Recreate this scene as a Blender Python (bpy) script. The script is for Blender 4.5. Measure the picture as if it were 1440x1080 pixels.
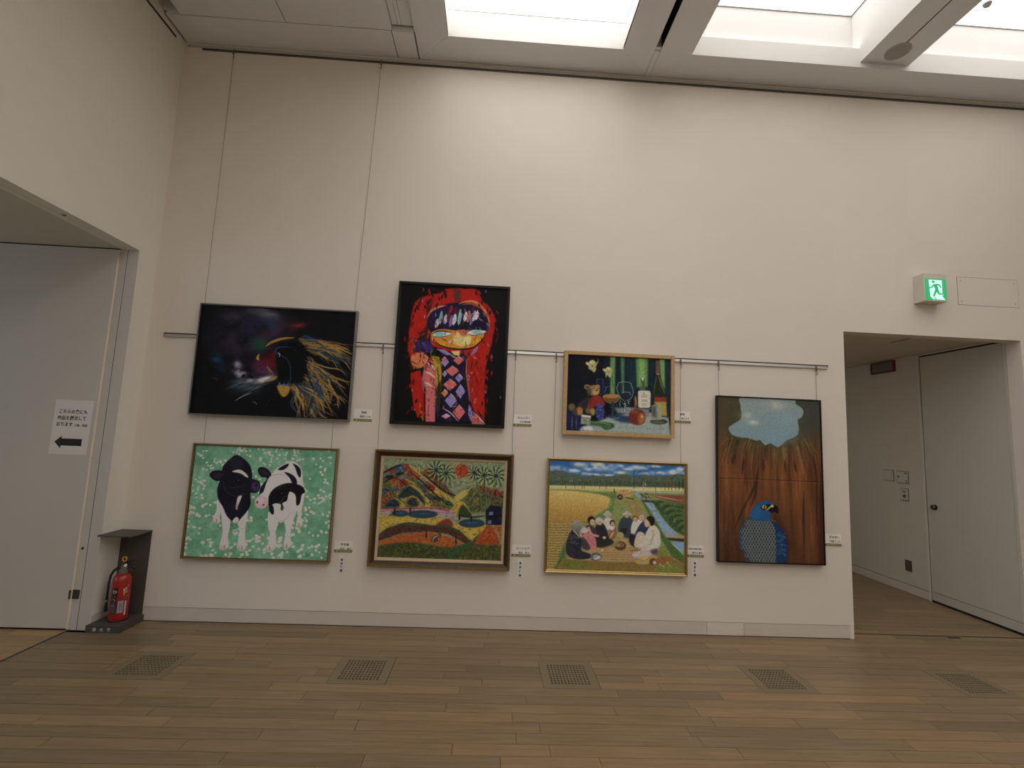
import bpy, bmesh, math, random
import numpy as np
from mathutils import Vector, Matrix

# ------------------------------------------------------------------ clear
for _o in list(bpy.data.objects):
    bpy.data.objects.remove(_o, do_unlink=True)
SC = bpy.context.scene
COL = SC.collection

# ------------------------------------------------------------------ camera
# hall axes: x along the picture wall, y into the picture wall (wall face at y=0), z up
F_PX, YAW, PITCH, ROLL = 664.947, -0.0401, 0.1112, 0.0424
CAM = Vector((2.6715, -3.7, 1.4313))
_r = Vector((math.cos(YAW), math.sin(YAW), 0)); _f = Vector((-math.sin(YAW), math.cos(YAW), 0)); _u = Vector((0, 0, 1))
_f2 = _f * math.cos(PITCH) + _u * math.sin(PITCH); _u2 = _u * math.cos(PITCH) - _f * math.sin(PITCH)
_r3 = _r * math.cos(ROLL) + _u2 * math.sin(ROLL); _u3 = _u2 * math.cos(ROLL) - _r * math.sin(ROLL)
cam_d = bpy.data.cameras.new('camera'); cam_d.sensor_fit = 'HORIZONTAL'; cam_d.sensor_width = 36.0
cam_d.lens = F_PX / 1440 * 36.0; cam_d.clip_start = 0.05; cam_d.clip_end = 100
cam = bpy.data.objects.new('camera', cam_d); COL.objects.link(cam)
cam.matrix_world = Matrix(((_r3.x, _u3.x, -_f2.x, CAM.x), (_r3.y, _u3.y, -_f2.y, CAM.y), (_r3.z, _u3.z, -_f2.z, CAM.z), (0, 0, 0, 1)))
SC.camera = cam

# ------------------------------------------------------------------ view, world, light levels
SC.view_settings.view_transform = 'Standard'
SC.view_settings.look = 'None'
SC.view_settings.gamma = 1.0
SC.view_settings.use_curve_mapping = False
SC.view_settings.exposure = 0.09
LUM = dict(coffer=(1.0, 0.965, 0.93), single=2.35, double=1.55, rear=2.05, window=1.2, corridor=4.3, cove=5.0)
world = bpy.data.worlds.new('world'); SC.world = world; world.use_nodes = True
world.node_tree.nodes['Background'].inputs[0].default_value = (0.5, 0.55, 0.6, 1)
world.node_tree.nodes['Background'].inputs[1].default_value = 0.1

# ------------------------------------------------------------------ materials
def s2l(c):
    return tuple(((v / 255) / 12.92 if v / 255 <= 0.04045 else ((v / 255 + 0.055) / 1.055) ** 2.4) for v in c)
MATS = {}
def mat(name, rgb, rough=0.6, metal=0.0, var=0.0, scale=8.0, bump=0.0, bscale=60.0, stretch=(1, 1, 1), emit=None, es=0.0, spec=0.5, coat=0.0):
    """procedural material: base colour varied by noise, optional fine bump; rgb is linear albedo"""
    if name in MATS: return MATS[name]
    m = bpy.data.materials.new(name); m.use_nodes = True; nt = m.node_tree; N = nt.nodes; L = nt.links
    b = N['Principled BSDF']; b.inputs['Roughness'].default_value = rough; b.inputs['Metallic'].default_value = metal
    b.inputs['Specular IOR Level'].default_value = spec
    if coat: b.inputs['Coat Weight'].default_value = coat; b.inputs['Coat Roughness'].default_value = 0.15
    tc = N.new('ShaderNodeTexCoord'); mp = N.new('ShaderNodeMapping'); mp.inputs['Scale'].default_value = stretch
    L.new(tc.outputs['Object'], mp.inputs['Vector'])
    no = N.new('ShaderNodeTexNoise'); no.inputs['Scale'].default_value = scale; no.inputs['Detail'].default_value = 4
    L.new(mp.outputs['Vector'], no.inputs['Vector'])
    cr = N.new('ShaderNodeValToRGB')
    a, c = 1 - var, 1 + var
    cr.color_ramp.elements[0].position = 0.3; cr.color_ramp.elements[1].position = 0.7
    cr.color_ramp.elements[0].color = tuple(min(1, v * a) for v in rgb) + (1,)
    cr.color_ramp.elements[1].color = tuple(min(1, v * c) for v in rgb) + (1,)
    L.new(no.outputs['Fac'], cr.inputs['Fac']); L.new(cr.outputs['Color'], b.inputs['Base Color'])
    if bump:
        n2 = N.new('ShaderNodeTexNoise'); n2.inputs['Scale'].default_value = bscale; n2.inputs['Detail'].default_value = 3
        L.new(mp.outputs['Vector'], n2.inputs['Vector'])
        bp = N.new('ShaderNodeBump'); bp.inputs['Strength'].default_value = bump; bp.inputs['Distance'].default_value = 0.01
        L.new(n2.outputs['Fac'], bp.inputs['Height']); L.new(bp.outputs['Normal'], b.inputs['Normal'])
    if emit:
        b.inputs['Emission Color'].default_value = tuple(emit) + (1,); b.inputs['Emission Strength'].default_value = es
    MATS[name] = m; return m

def wall_mat(name, rgb, patch=0.02):
    """matt painted plaster with very faint roller and touch-up patches"""
    m = mat(name, rgb, rough=0.85, var=0.012, scale=1.3, bump=0.04, bscale=180, spec=0.25)
    nt = m.node_tree; N = nt.nodes; L = nt.links; b = N['Principled BSDF']
    vo = N.new('ShaderNodeTexVoronoi'); vo.distance = 'CHEBYCHEV'; vo.inputs['Scale'].default_value = 1.9
    tc = N['Texture Coordinate']; L.new(tc.outputs['Object'], vo.inputs['Vector'])
    rr = N.new('ShaderNodeValToRGB'); rr.color_ramp.elements[0].position = 0.72; rr.color_ramp.elements[1].position = 0.76
    rr.color_ramp.elements[0].color = (1, 1, 1, 1); rr.color_ramp.elements[1].color = (1 + patch, 1 + patch, 1 + patch * 1.4, 1)
    sp = N.new('ShaderNodeSeparateColor'); L.new(vo.outputs['Color'], sp.inputs['Color']); L.new(sp.outputs[0], rr.inputs['Fac'])
    mx = N.new('ShaderNodeMix'); mx.data_type = 'RGBA'; mx.blend_type = 'MULTIPLY'; mx.inputs[0].default_value = 1.0
    src = b.inputs['Base Color'].links[0].from_socket
    L.new(src, mx.inputs[6]); L.new(rr.outputs['Color'], mx.inputs[7]); L.new(mx.outputs[2], b.inputs['Base Color'])
    return m

def wood_floor_mat(name, island=False, cols=None, rough=0.37):
    """oak boards: tone per board (object or mesh island), long grain along x"""
    if name in MATS: return MATS[name]
    m = bpy.data.materials.new(name); m.use_nodes = True; nt = m.node_tree; N = nt.nodes; L = nt.links
    b = N['Principled BSDF']; b.inputs['Roughness'].default_value = rough; b.inputs['Specular IOR Level'].default_value = 0.35
    if island:
        g = N.new('ShaderNodeNewGeometry'); rnd = g.outputs['Random Per Island']
    else:
        g = N.new('ShaderNodeObjectInfo'); rnd = g.outputs['Random']
    tc = N.new('ShaderNodeTexCoord'); geo = N.new('ShaderNodeNewGeometry')
    sh = N.new('ShaderNodeVectorMath'); sh.operation = 'MULTIPLY_ADD'
    cx = N.new('ShaderNodeCombineXYZ')
    for i in range(3): L.new(rnd, cx.inputs[i])
    L.new(cx.outputs[0], sh.inputs[0]); sh.inputs[1].default_value = (37, 53, 11); L.new(geo.outputs['Position'], sh.inputs[2])
    mp = N.new('ShaderNodeMapping'); mp.inputs['Scale'].default_value = (1.6, 22, 22); L.new(sh.outputs[0], mp.inputs['Vector'])
    no = N.new('ShaderNodeTexNoise'); no.inputs['Scale'].default_value = 2.2; no.inputs['Detail'].default_value = 6; no.inputs['Distortion'].default_value = 0.6
    L.new(mp.outputs[0], no.inputs['Vector'])
    cr = N.new('ShaderNodeValToRGB'); cr.color_ramp.interpolation = 'LINEAR'
    cols = cols or [(0.0, (0.207, 0.151, 0.092)), (0.16, (0.273, 0.191, 0.112)), (0.34, (0.234, 0.167, 0.100)), (0.5, (0.286, 0.201, 0.116)), (0.66, (0.194, 0.144, 0.090)), (0.8, (0.311, 0.217, 0.122)), (1.0, (0.253, 0.176, 0.106))]
    e = cr.color_ramp.elements
    e[0].position, e[1].position = 0, 1
    e[0].color = cols[0][1] + (1,); e[1].color = cols[-1][1] + (1,)
    for p, c in cols[1:-1]:
        k = e.new(p); k.color = c + (1,)
    L.new(rnd, cr.inputs['Fac'])
    gr = N.new('ShaderNodeValToRGB'); gr.color_ramp.elements[0].position = 0.3; gr.color_ramp.elements[1].position = 0.72
    gr.color_ramp.elements[0].color = (0.80, 0.78, 0.74, 1); gr.color_ramp.elements[1].color = (1.12, 1.10, 1.06, 1)
    L.new(no.outputs['Fac'], gr.inputs['Fac'])
    mx = N.new('ShaderNodeMix'); mx.data_type = 'RGBA'; mx.blend_type = 'MULTIPLY'; mx.inputs[0].default_value = 1.0
    L.new(cr.outputs[0], mx.inputs[6]); L.new(gr.outputs[0], mx.inputs[7]); L.new(mx.outputs[2], b.inputs['Base Color'])
    bp = N.new('ShaderNodeBump'); bp.inputs['Strength'].default_value = 0.08; bp.inputs['Distance'].default_value = 0.004
    L.new(no.outputs['Fac'], bp.inputs['Height']); L.new(bp.outputs[0], b.inputs['Normal'])
    MATS[name] = m; return m

def emit_mat(name, rgb, s, base=0.8):
    if name in MATS: return MATS[name]
    m = bpy.data.materials.new(name); m.use_nodes = True; nt = m.node_tree
    b = nt.nodes['Principled BSDF']; b.inputs['Base Color'].default_value = (base, base, base, 1); b.inputs['Roughness'].default_value = 0.5
    b.inputs['Emission Color'].default_value = tuple(rgb) + (1,); b.inputs['Emission Strength'].default_value = s
    MATS[name] = m; return m

WALLC = (0.79, 0.73, 0.66)
M_wall = wall_mat('wall_paint', WALLC, patch=0.012)
M_wall_s = wall_mat('side_wall_paint', (0.84, 0.81, 0.725), patch=0.0)
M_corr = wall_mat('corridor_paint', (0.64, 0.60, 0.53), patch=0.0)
M_ceil = mat('ceiling_paint', (0.82, 0.84, 0.86), rough=0.8, var=0.01, scale=2, spec=0.25)
M_fascia = mat('coffer_paint', (0.78, 0.765, 0.745), rough=0.6, var=0.008, scale=2, spec=0.3)
M_dark = mat('dark_gap', (0.02, 0.02, 0.02), rough=0.9)
M_track = mat('track_metal', (0.16, 0.155, 0.14), rough=0.5, metal=0.3, var=0.05)
M_base = mat('baseboard_paint', (0.66, 0.60, 0.535), rough=0.6, var=0.015, scale=3, spec=0.3)
M_door = mat('door_paint', (0.60, 0.565, 0.51), rough=0.55, var=0.015, scale=1.5, spec=0.35)
M_white = mat('white_paper', (0.90, 0.865, 0.82), rough=0.7, var=0.01, scale=20)
M_ink = mat('black_ink', (0.022, 0.02, 0.02), rough=0.8)
M_stand = mat('stand_brown_grey', (0.075, 0.066, 0.056), rough=0.55, var=0.06, scale=20)
M_steel = mat('brushed_steel', (0.45, 0.44, 0.42), rough=0.35, metal=0.9, var=0.05, scale=30)

# ------------------------------------------------------------------ mesh helpers
def link(name, me, parent=None, m=None):
    o = bpy.data.objects.new(name, me); COL.objects.link(o)
    if parent is not None: o.parent = parent
    if m is not None and me is not None:
        for k in (m if isinstance(m, (list, tuple)) else [m]): me.materials.append(k)
    return o
def tag(o, label=None, cat=None, group=None, kind=None):
    if label: o['label'] = label
    if cat: o['category'] = cat
    if group: o['group'] = group
    if kind: o['kind'] = kind
    return o
def empty(name, loc=(0, 0, 0)):
    o = bpy.data.objects.new(name, None); o.empty_display_size = 0.05; o.location = loc; COL.objects.link(o); return o
def finish(bm, name, m, parent=None, bevel=0.0, smooth=False, seg=2):
    if bevel:
        bmesh.ops.bevel(bm, geom=[e for e in bm.edges if len(e.link_faces) == 2 and e.calc_face_angle(0) > 0.5], offset=bevel, segments=seg, affect='EDGES', profile=0.7)
    bmesh.ops.recalc_face_normals(bm, faces=bm.faces)
    me = bpy.data.meshes.new(name); bm.to_mesh(me); bm.free()
    if smooth:
        for p in me.polygons: p.use_smooth = True
    return link(name, me, parent, m)
def addbox(bm, x0, x1, y0, y1, z0, z1, mi=0):
    vs = [bm.verts.new(p) for p in ((x0, y0, z0), (x1, y0, z0), (x1, y1, z0), (x0, y1, z0), (x0, y0, z1), (x1, y0, z1), (x1, y1, z1), (x0, y1, z1))]
    for f in ((0, 3, 2, 1), (4, 5, 6, 7), (0, 1, 5, 4), (1, 2, 6, 5), (2, 3, 7, 6), (3, 0, 4, 7)):
        bm.faces.new([vs[i] for i in f]).material_index = mi
def box(name, m, x0, x1, y0, y1, z0, z1, parent=None, bevel=0.0, origin=None):
    """box given in world coordinates (or in the parent's own frame when it has a parent with a location)"""
    bm = bmesh.new(); addbox(bm, x0, x1, y0, y1, z0, z1)
    return finish(bm, name, m, parent, bevel)
def boxes(name, m, lst, parent=None, bevel=0.0):
    bm = bmesh.new()
    for b in lst: addbox(bm, *b)
    return finish(bm, name, m, parent, bevel)
def prism(name, m, pts, axis, a0, a1, parent=None, bevel=0.0, smooth=False):
    """outline pts in the two other axes (in xyz order), extruded along axis from a0 to a1"""
    bm = bmesh.new()
    def P(p, a):
        return {'x': (a, p[0], p[1]), 'y': (p[0], a, p[1]), 'z': (p[0], p[1], a)}[axis]
    A = [bm.verts.new(P(p, a0)) for p in pts]; B = [bm.verts.new(P(p, a1)) for p in pts]
    bm.faces.new(A); bm.faces.new(B[::-1])
    n = len(pts)
    for i in range(n): bm.faces.new((A[i], A[(i + 1) % n], B[(i + 1) % n], B[i]))
    return finish(bm, name, m, parent, bevel, smooth)
def addtube(bm, pts, r, n=8, cap=True):
    pts = [Vector(p) for p in pts]; rs = r if isinstance(r, (list, tuple)) else [r] * len(pts)
    rings = []; up = None
    for i, p in enumerate(pts):
        t = (pts[min(i + 1, len(pts) - 1)] - pts[max(i - 1, 0)]).normalized()
        if up is None:
            up = Vector((0, 0, 1)) if abs(t.z) < 0.9 else Vector((1, 0, 0))
        u = (up - t * up.dot(t)).normalized(); v = t.cross(u); up = u
        rings.append([bm.verts.new(p + (u * math.cos(2 * math.pi * k / n) + v * math.sin(2 * math.pi * k / n)) * rs[i]) for k in range(n)])
    for a, b in zip(rings, rings[1:]):
        for k in range(n): bm.faces.new((a[k], a[(k + 1) % n], b[(k + 1) % n], b[k]))
    if cap: bm.faces.new(rings[0][::-1]); bm.faces.new(rings[-1])
def tube(name, m, pts, r, n=8, parent=None, smooth=True):
    bm = bmesh.new(); addtube(bm, pts, r, n); return finish(bm, name, m, parent, smooth=smooth)
def addlathe(bm, prof, n=32, c=(0, 0, 0), axis='z'):
    rings = []
    for r, z in prof:
        ring = []
        for k in range(n):
            a = 2 * math.pi * k / n; p = (r * math.cos(a), r * math.sin(a), z)
            if axis == 'y': p = (p[0], -p[2], p[1])
            if axis == 'x': p = (-p[2], p[0], p[1])
            ring.append(bm.verts.new((c[0] + p[0], c[1] + p[1], c[2] + p[2])))
        rings.append(ring)
    for a, b in zip(rings, rings[1:]):
        for k in range(n): bm.faces.new((a[k], a[(k + 1) % n], b[(k + 1) % n], b[k]))
    if prof[0][0] > 1e-6: bm.faces.new(rings[0][::-1])
    if prof[-1][0] > 1e-6: bm.faces.new(rings[-1])
def lathe(name, m, prof, n=32, c=(0, 0, 0), axis='z', parent=None, smooth=True):
    bm = bmesh.new(); addlathe(bm, prof, n, c, axis)
    bmesh.ops.remove_doubles(bm, verts=bm.verts, dist=1e-6)
    o = finish(bm, name, m, parent)
    if smooth:
        for p in o.data.polygons: p.use_smooth = True
        o.data.set_sharp_from_angle(angle=0.7)
    return o
def text(name, s, m, size, loc, parent=None, rot=(math.pi / 2, 0, 0), depth=0.0003, align='LEFT', sx=1.0, bold=0.0):
    """flat lettering turned into a thin mesh; stands in the xz plane facing -y by default; size is the character height"""
    c = bpy.data.curves.new(name, 'FONT'); c.body = s; c.size = size; c.extrude = depth; c.resolution_u = 2; c.align_x = align; c.offset = bold * size
    t = bpy.data.objects.new(name + '_tmp', c); COL.objects.link(t)
    dg = bpy.context.evaluated_depsgraph_get(); me = bpy.data.meshes.new_from_object(t.evaluated_get(dg))
    bpy.data.objects.remove(t, do_unlink=True); bpy.data.curves.remove(c)
    me.name = name
    me.transform(Matrix.Translation(loc) @ Matrix.Rotation(rot[2], 4, 'Z') @ Matrix.Rotation(rot[0], 4, 'X') @ Matrix.Diagonal((sx, 1, 1, 1)))
    return link(name, me, parent, m)

# ================================================================== THE SETTING
ZC = 4.558          # ceiling underside
XR, YB = 9.5, -8.2  # far right wall, wall behind the camera
# ---- back wall with the corridor opening
OX0, OX1, OZ = 5.531, 7.060, 2.409
wall_back = prism('wall_back', M_wall, [(0, .099), (OX0, .099), (OX0, OZ), (OX1, OZ), (OX1, .099), (XR, .099), (XR, 5.20), (0, 5.20)], 'y', 0.0, 0.11)
tag(wall_back, kind='structure')
bb = boxes('baseboard_back', M_base, [(0.0, 4.376, 0.0, .012, .004, .0955), (4.666, OX0 - .031, 0.0, .012, .004, .0955), (OX1 + .031, XR, 0, .012, .004, .0955)], bevel=0.0008)
tag(bb, kind='structure')
boxes('backing', M_dark, [(0, OX0 - .035, .013, .10, 0, .098), (OX1 + .035, XR, .013, .10, 0, .098)], parent=bb)
box('access_cover', mat('cover_paint', (0.74, 0.69, 0.63), rough=0.5, var=0.01), 4.3795, 4.6625, -.0005, .012, .004, .0955, parent=bb, bevel=0.0006)['label'] = 'lighter access cover set into the baseboard'
for sx in (4.392, 4.650):
    lathe('screw', M_steel, [(0, .0016), (.003, .0012), (.0035, 0)], 10, (sx, -.0005, .05), 'y', parent=bb)
# opening lining ends (the wall thickness at the corridor opening down to the floor)
tag(boxes('trim_1', M_wall, [(OX0 - .0305, OX0, -.0004, .11, .0, .0985)]), kind='structure')
tag(boxes('trim_2', M_wall, [(OX1, OX1 + .03, 0.0, .11, .0, .0985)]), kind='structure')

# ---- left wall with the wide passage opening under a lintel
LJ, LZ = -.190, 2.693
wall_left = prism('wall_left', M_wall_s, [(0.11, 0), (LJ, 0), (LJ, LZ), (-4.3, LZ), (-4.3, 0), (YB, 0), (YB, 5.20), (0.11, 5.20)], 'x', -.0780, 0.0)
tag(wall_left, kind='structure')
tag(prism('wall_left_inner', M_wall_s, [(0.11, 0), (LJ + .0005, 0), (LJ + .0005, LZ), (-4.3, LZ), (-4.3, 0), (YB, 0), (YB, 5.20), (0.11, 5.20)], 'x', -.1335, -.0820), kind='structure')
bl = box('baseboard_left', M_base, 0.0, .003, -.186, -.0005, .004, .096); tag(bl, kind='structure')
# slot for the picture hooks along the top of the left wall
ltr = empty('picture_track', (0, -1.5, 4.51))
tag(ltr, 'dark hook slot running along the top of the left side wall', 'track')
box('slot', M_dark, .0004, .0030, -2.0, 1.385, -.010, .005, parent=ltr)
box('lip', M_track, .0004, .006, -2.0, 1.385, -.0145, -.011, parent=ltr)
# passage behind the lintel: door leaf in the far side, ceiling, end wall with window
tag(box('ceiling_passage', wall_mat('passage_ceiling_paint', (.66, .63, .53), 0.0), -3.4, -.1335, -4.4, .1, LZ, LZ + .1), kind='structure')
tag(box('wall_passage_side', M_wall_s, -3.4, -.0, -4.40, -4.3, 0, LZ), kind='structure')
tag(prism('wall_passage_end', M_wall_s, [(.1, 0), (-4.4, 0), (-4.4, .9), (-1.0, .9), (-1.0, 2.3), (-4.4, 2.3), (-4.4, LZ), (.1, LZ)], 'x', -3.5, -3.4), kind='structure')
wn = box('window_1', emit_mat('daylight_pane', (0.62, 0.82, 1.0), LUM['window']), -3.46, -3.44, -4.3, -1.02, .92, 2.28); tag(wn, kind='structure')
boxes('window_frame', M_steel, [(-3.47, -3.41, -4.3, -1.0, .90, .94), (-3.47, -3.41, -4.3, -1.0, 2.26, 2.30), (-3.47, -3.41, -1.04, -1.0, .9, 2.3), (-3.47, -3.41, -2.66, -2.62, .9, 2.3)], parent=wn)
tag(box('wall_passage_back', M_wall_s, -3.4, -.1335, -.145, -.05, 0, LZ), kind='structure')
tag(boxes('trim_7', mat('jamb_paint', (.60, .565, .525), rough=.55, spec=.35), [(-.0780, -.0004, LJ - .0014, LJ - .0001, 0.001, LZ - .0005), (-.1335, -.0820, LJ - .0014, LJ + .0004, 0.001, LZ - .0005)]), kind='structure')
tag(box('trim_8', M_dark, -.0822, -.0778, LJ - .0008, LJ + .002, .001, LZ - .001), kind='structure')  # dark strip standing in for the shade inside the jamb groove
d1 = box('door_1', M_door, -2.9, -.1375, LJ - .014, LJ + .03, .014, 2.684); tag(d1, kind='structure')
box('edge_strip', mat('edge_cream', (0.92, 0.82, 0.63), rough=0.35, var=0.02), -.1375, -.1350, LJ - .0142, LJ + .03, .006, 2.686, parent=d1)['label'] = 'pale cream edge strip of the sliding door'  # door edge facing the hall; light on it is put into the colour
box('latch_plate', mat('latch_dark', (0.06, 0.055, 0.05), rough=0.4, metal=0.4), -.134, -.090, LJ - .0070, LJ - .0008, .206, .265, parent=d1, bevel=.0008)
lathe('lock_dot', M_ink, [(0, .004), (.0085, .004), (.0095, 0)], 16, (-.112, LJ - .0005, .54), 'y', parent=d1)
box('latch_plate', MATS['latch_dark'], -.151, -.1378, LJ - .0165, LJ - .0135, .206, .265, parent=d1, bevel=.0006)
box('head_gap', M_dark, -2.9, -.135, LJ - .012, LJ + .03, 2.686, 2.6925, parent=d1)
tag(box('trim_3', mat('floor_joint', (0.045, 0.04, 0.035), rough=.5), -.1385, -.1265, -4.3, LJ - .001, -.01, .0016), kind='structure')
sp = lathe('ceiling_catch', mat('catch_brown', (.10, .085, .06), rough=.6), [(0, -.004), (.010, -.003), (.012, 0)], 12, (-.060, -.748, LZ), parent=None)
tag(sp, 'small brown catch under the lintel of the passage', 'catch')

# ---- walls never seen, closing the hall
tag(box('wall_right', M_wall, XR, XR + .1, YB, .1, 0, 5.20), kind='structure')
tag(box('wall_front', M_wall, -.1, XR, YB - .1, YB, 0, 5.20), kind='structure')

# ---- corridor behind the opening
CX, CZ = 7.070, 2.456
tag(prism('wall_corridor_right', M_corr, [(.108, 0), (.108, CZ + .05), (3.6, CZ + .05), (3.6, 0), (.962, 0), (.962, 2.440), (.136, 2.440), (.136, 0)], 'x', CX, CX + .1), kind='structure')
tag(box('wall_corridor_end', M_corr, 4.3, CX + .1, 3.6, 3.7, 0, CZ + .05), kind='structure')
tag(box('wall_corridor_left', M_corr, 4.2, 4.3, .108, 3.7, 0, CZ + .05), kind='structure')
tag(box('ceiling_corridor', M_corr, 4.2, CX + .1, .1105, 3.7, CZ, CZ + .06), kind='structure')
tag(box('trim_4', M_dark, 6.366, 6.378, .112, .505, CZ - .002, CZ + .001), kind='structure')
bc = boxes('baseboard_corridor', M_base, [(CX - .003, CX, .975, 3.6, .003, .083)]); tag(bc, kind='structure')
box('shadow_joint', M_dark, CX - .0012, CX + .001, .975, 3.6, .0832, .0875, parent=bc)
d2 = box('door_2', M_door, CX - .002, CX + .035, .146, .946, .101, 2.424, bevel=.001); tag(d2, kind='structure')
box('kick_panel', mat('kick_grey', (.56, .535, .49), rough=.45, var=.015), CX - .003, CX + .035, .146, .946, .020, .0965, parent=d2)
box('gap', M_dark, CX + .006, CX + .04, .136, .962, .0, 2.440, parent=d2)
fr = mat('frame_cream', (.70, .66, .58), rough=.45, var=.01)
box('door_frame', fr, CX - .010, CX + .03, .958, .975, 0, 2.452, parent=d2)
box('closing_strip', fr, CX - .006, CX + .03, .128, .143, .018, 2.43, parent=d2)
box('jamb_post', M_corr, CX - .013, CX + .03, .1105, .126, .0, CZ, parent=d2)
kn = lathe('door_knob', mat('knob_dark', (.13, .115, .095), rough=.3, metal=.8), [(.026, 0), (.026, .004), (.010, .006), (.010, .014), (.021, .018), (.025, .026), (.020, .034), (0, .036)], 20, (CX - .002, .864, .918), 'x', parent=d2)
# threshold between hall and corridor
tag(box('trim_5', mat('threshold_dark', (.05, .045, .04), rough=.5), OX0, OX1, .100, .112, -.01, .0018), kind='structure')

# ---- ceiling: border, plain panels, light channel, coffers with luminous panels
ceiling = box('ceiling', M_dark, -.2, XR + .1, YB - .1, .11, 5.30, 5.36); tag(ceiling, kind='structure')
T = .03
def cpanel(name, x0, x1, y0, y1, z=ZC, m=None, t=T):
    return box(name, m or M_ceil, x0, x1, y0, y1, z, z + t, parent=ceiling)
cpanel('void_cover', -.05, XR, YB, .0, ZC + .62, M_dark, .02)
cpanel('border_panel', .020, 1.741, -.2715, -.007)
for i, (a, b) in enumerate([(-.2785, -2.1), (-2.106, -3.980), (-3.984, -6.0), (-6.006, YB)]):
    if i < 2: cpanel('ceiling_panel', .132, .9295, b, a); cpanel('ceiling_panel', .9365, 1.741, b, a)
    cpanel('ceiling_panel', XR - 1.2, XR - .01, b, a)
cpanel('slot_lining', -.0, .14, YB, -.2785, ZC + .14, M_dark)
cpanel('slot_lining', .1325, .140, YB, -.2785, ZC + .03, M_ceil, .11)
cpanel('slot_end', .0, .14, -.2765, -.2665, ZC + .03, M_ceil, .12)
# narrow light channel with its cover by the wall
cpanel('channel_cover', 1.748, 1.9165, -.2715, -.007)
boxes('channel', M_ceil, [(1.741, 1.748, YB, -.2715, ZC + .008, ZC + .12), (1.921, 1.928, YB, -.2715, ZC + .008, ZC + .12), (1.741, 1.928, YB, -.2715, ZC + .115, ZC + .125), (1.748, 1.921, -.2785, -.2735, ZC + .001, ZC + .12)], parent=ceiling)
boxes('channel_track', M_ceil, [(1.753, 1.796, YB, -.300, ZC + .030, ZC + .10), (1.7985, 1.8255, YB, -.300, ZC + .030, ZC + .10), (1.828, 1.9155, YB, -.300, ZC + .030, ZC + .10)], parent=ceiling)
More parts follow.
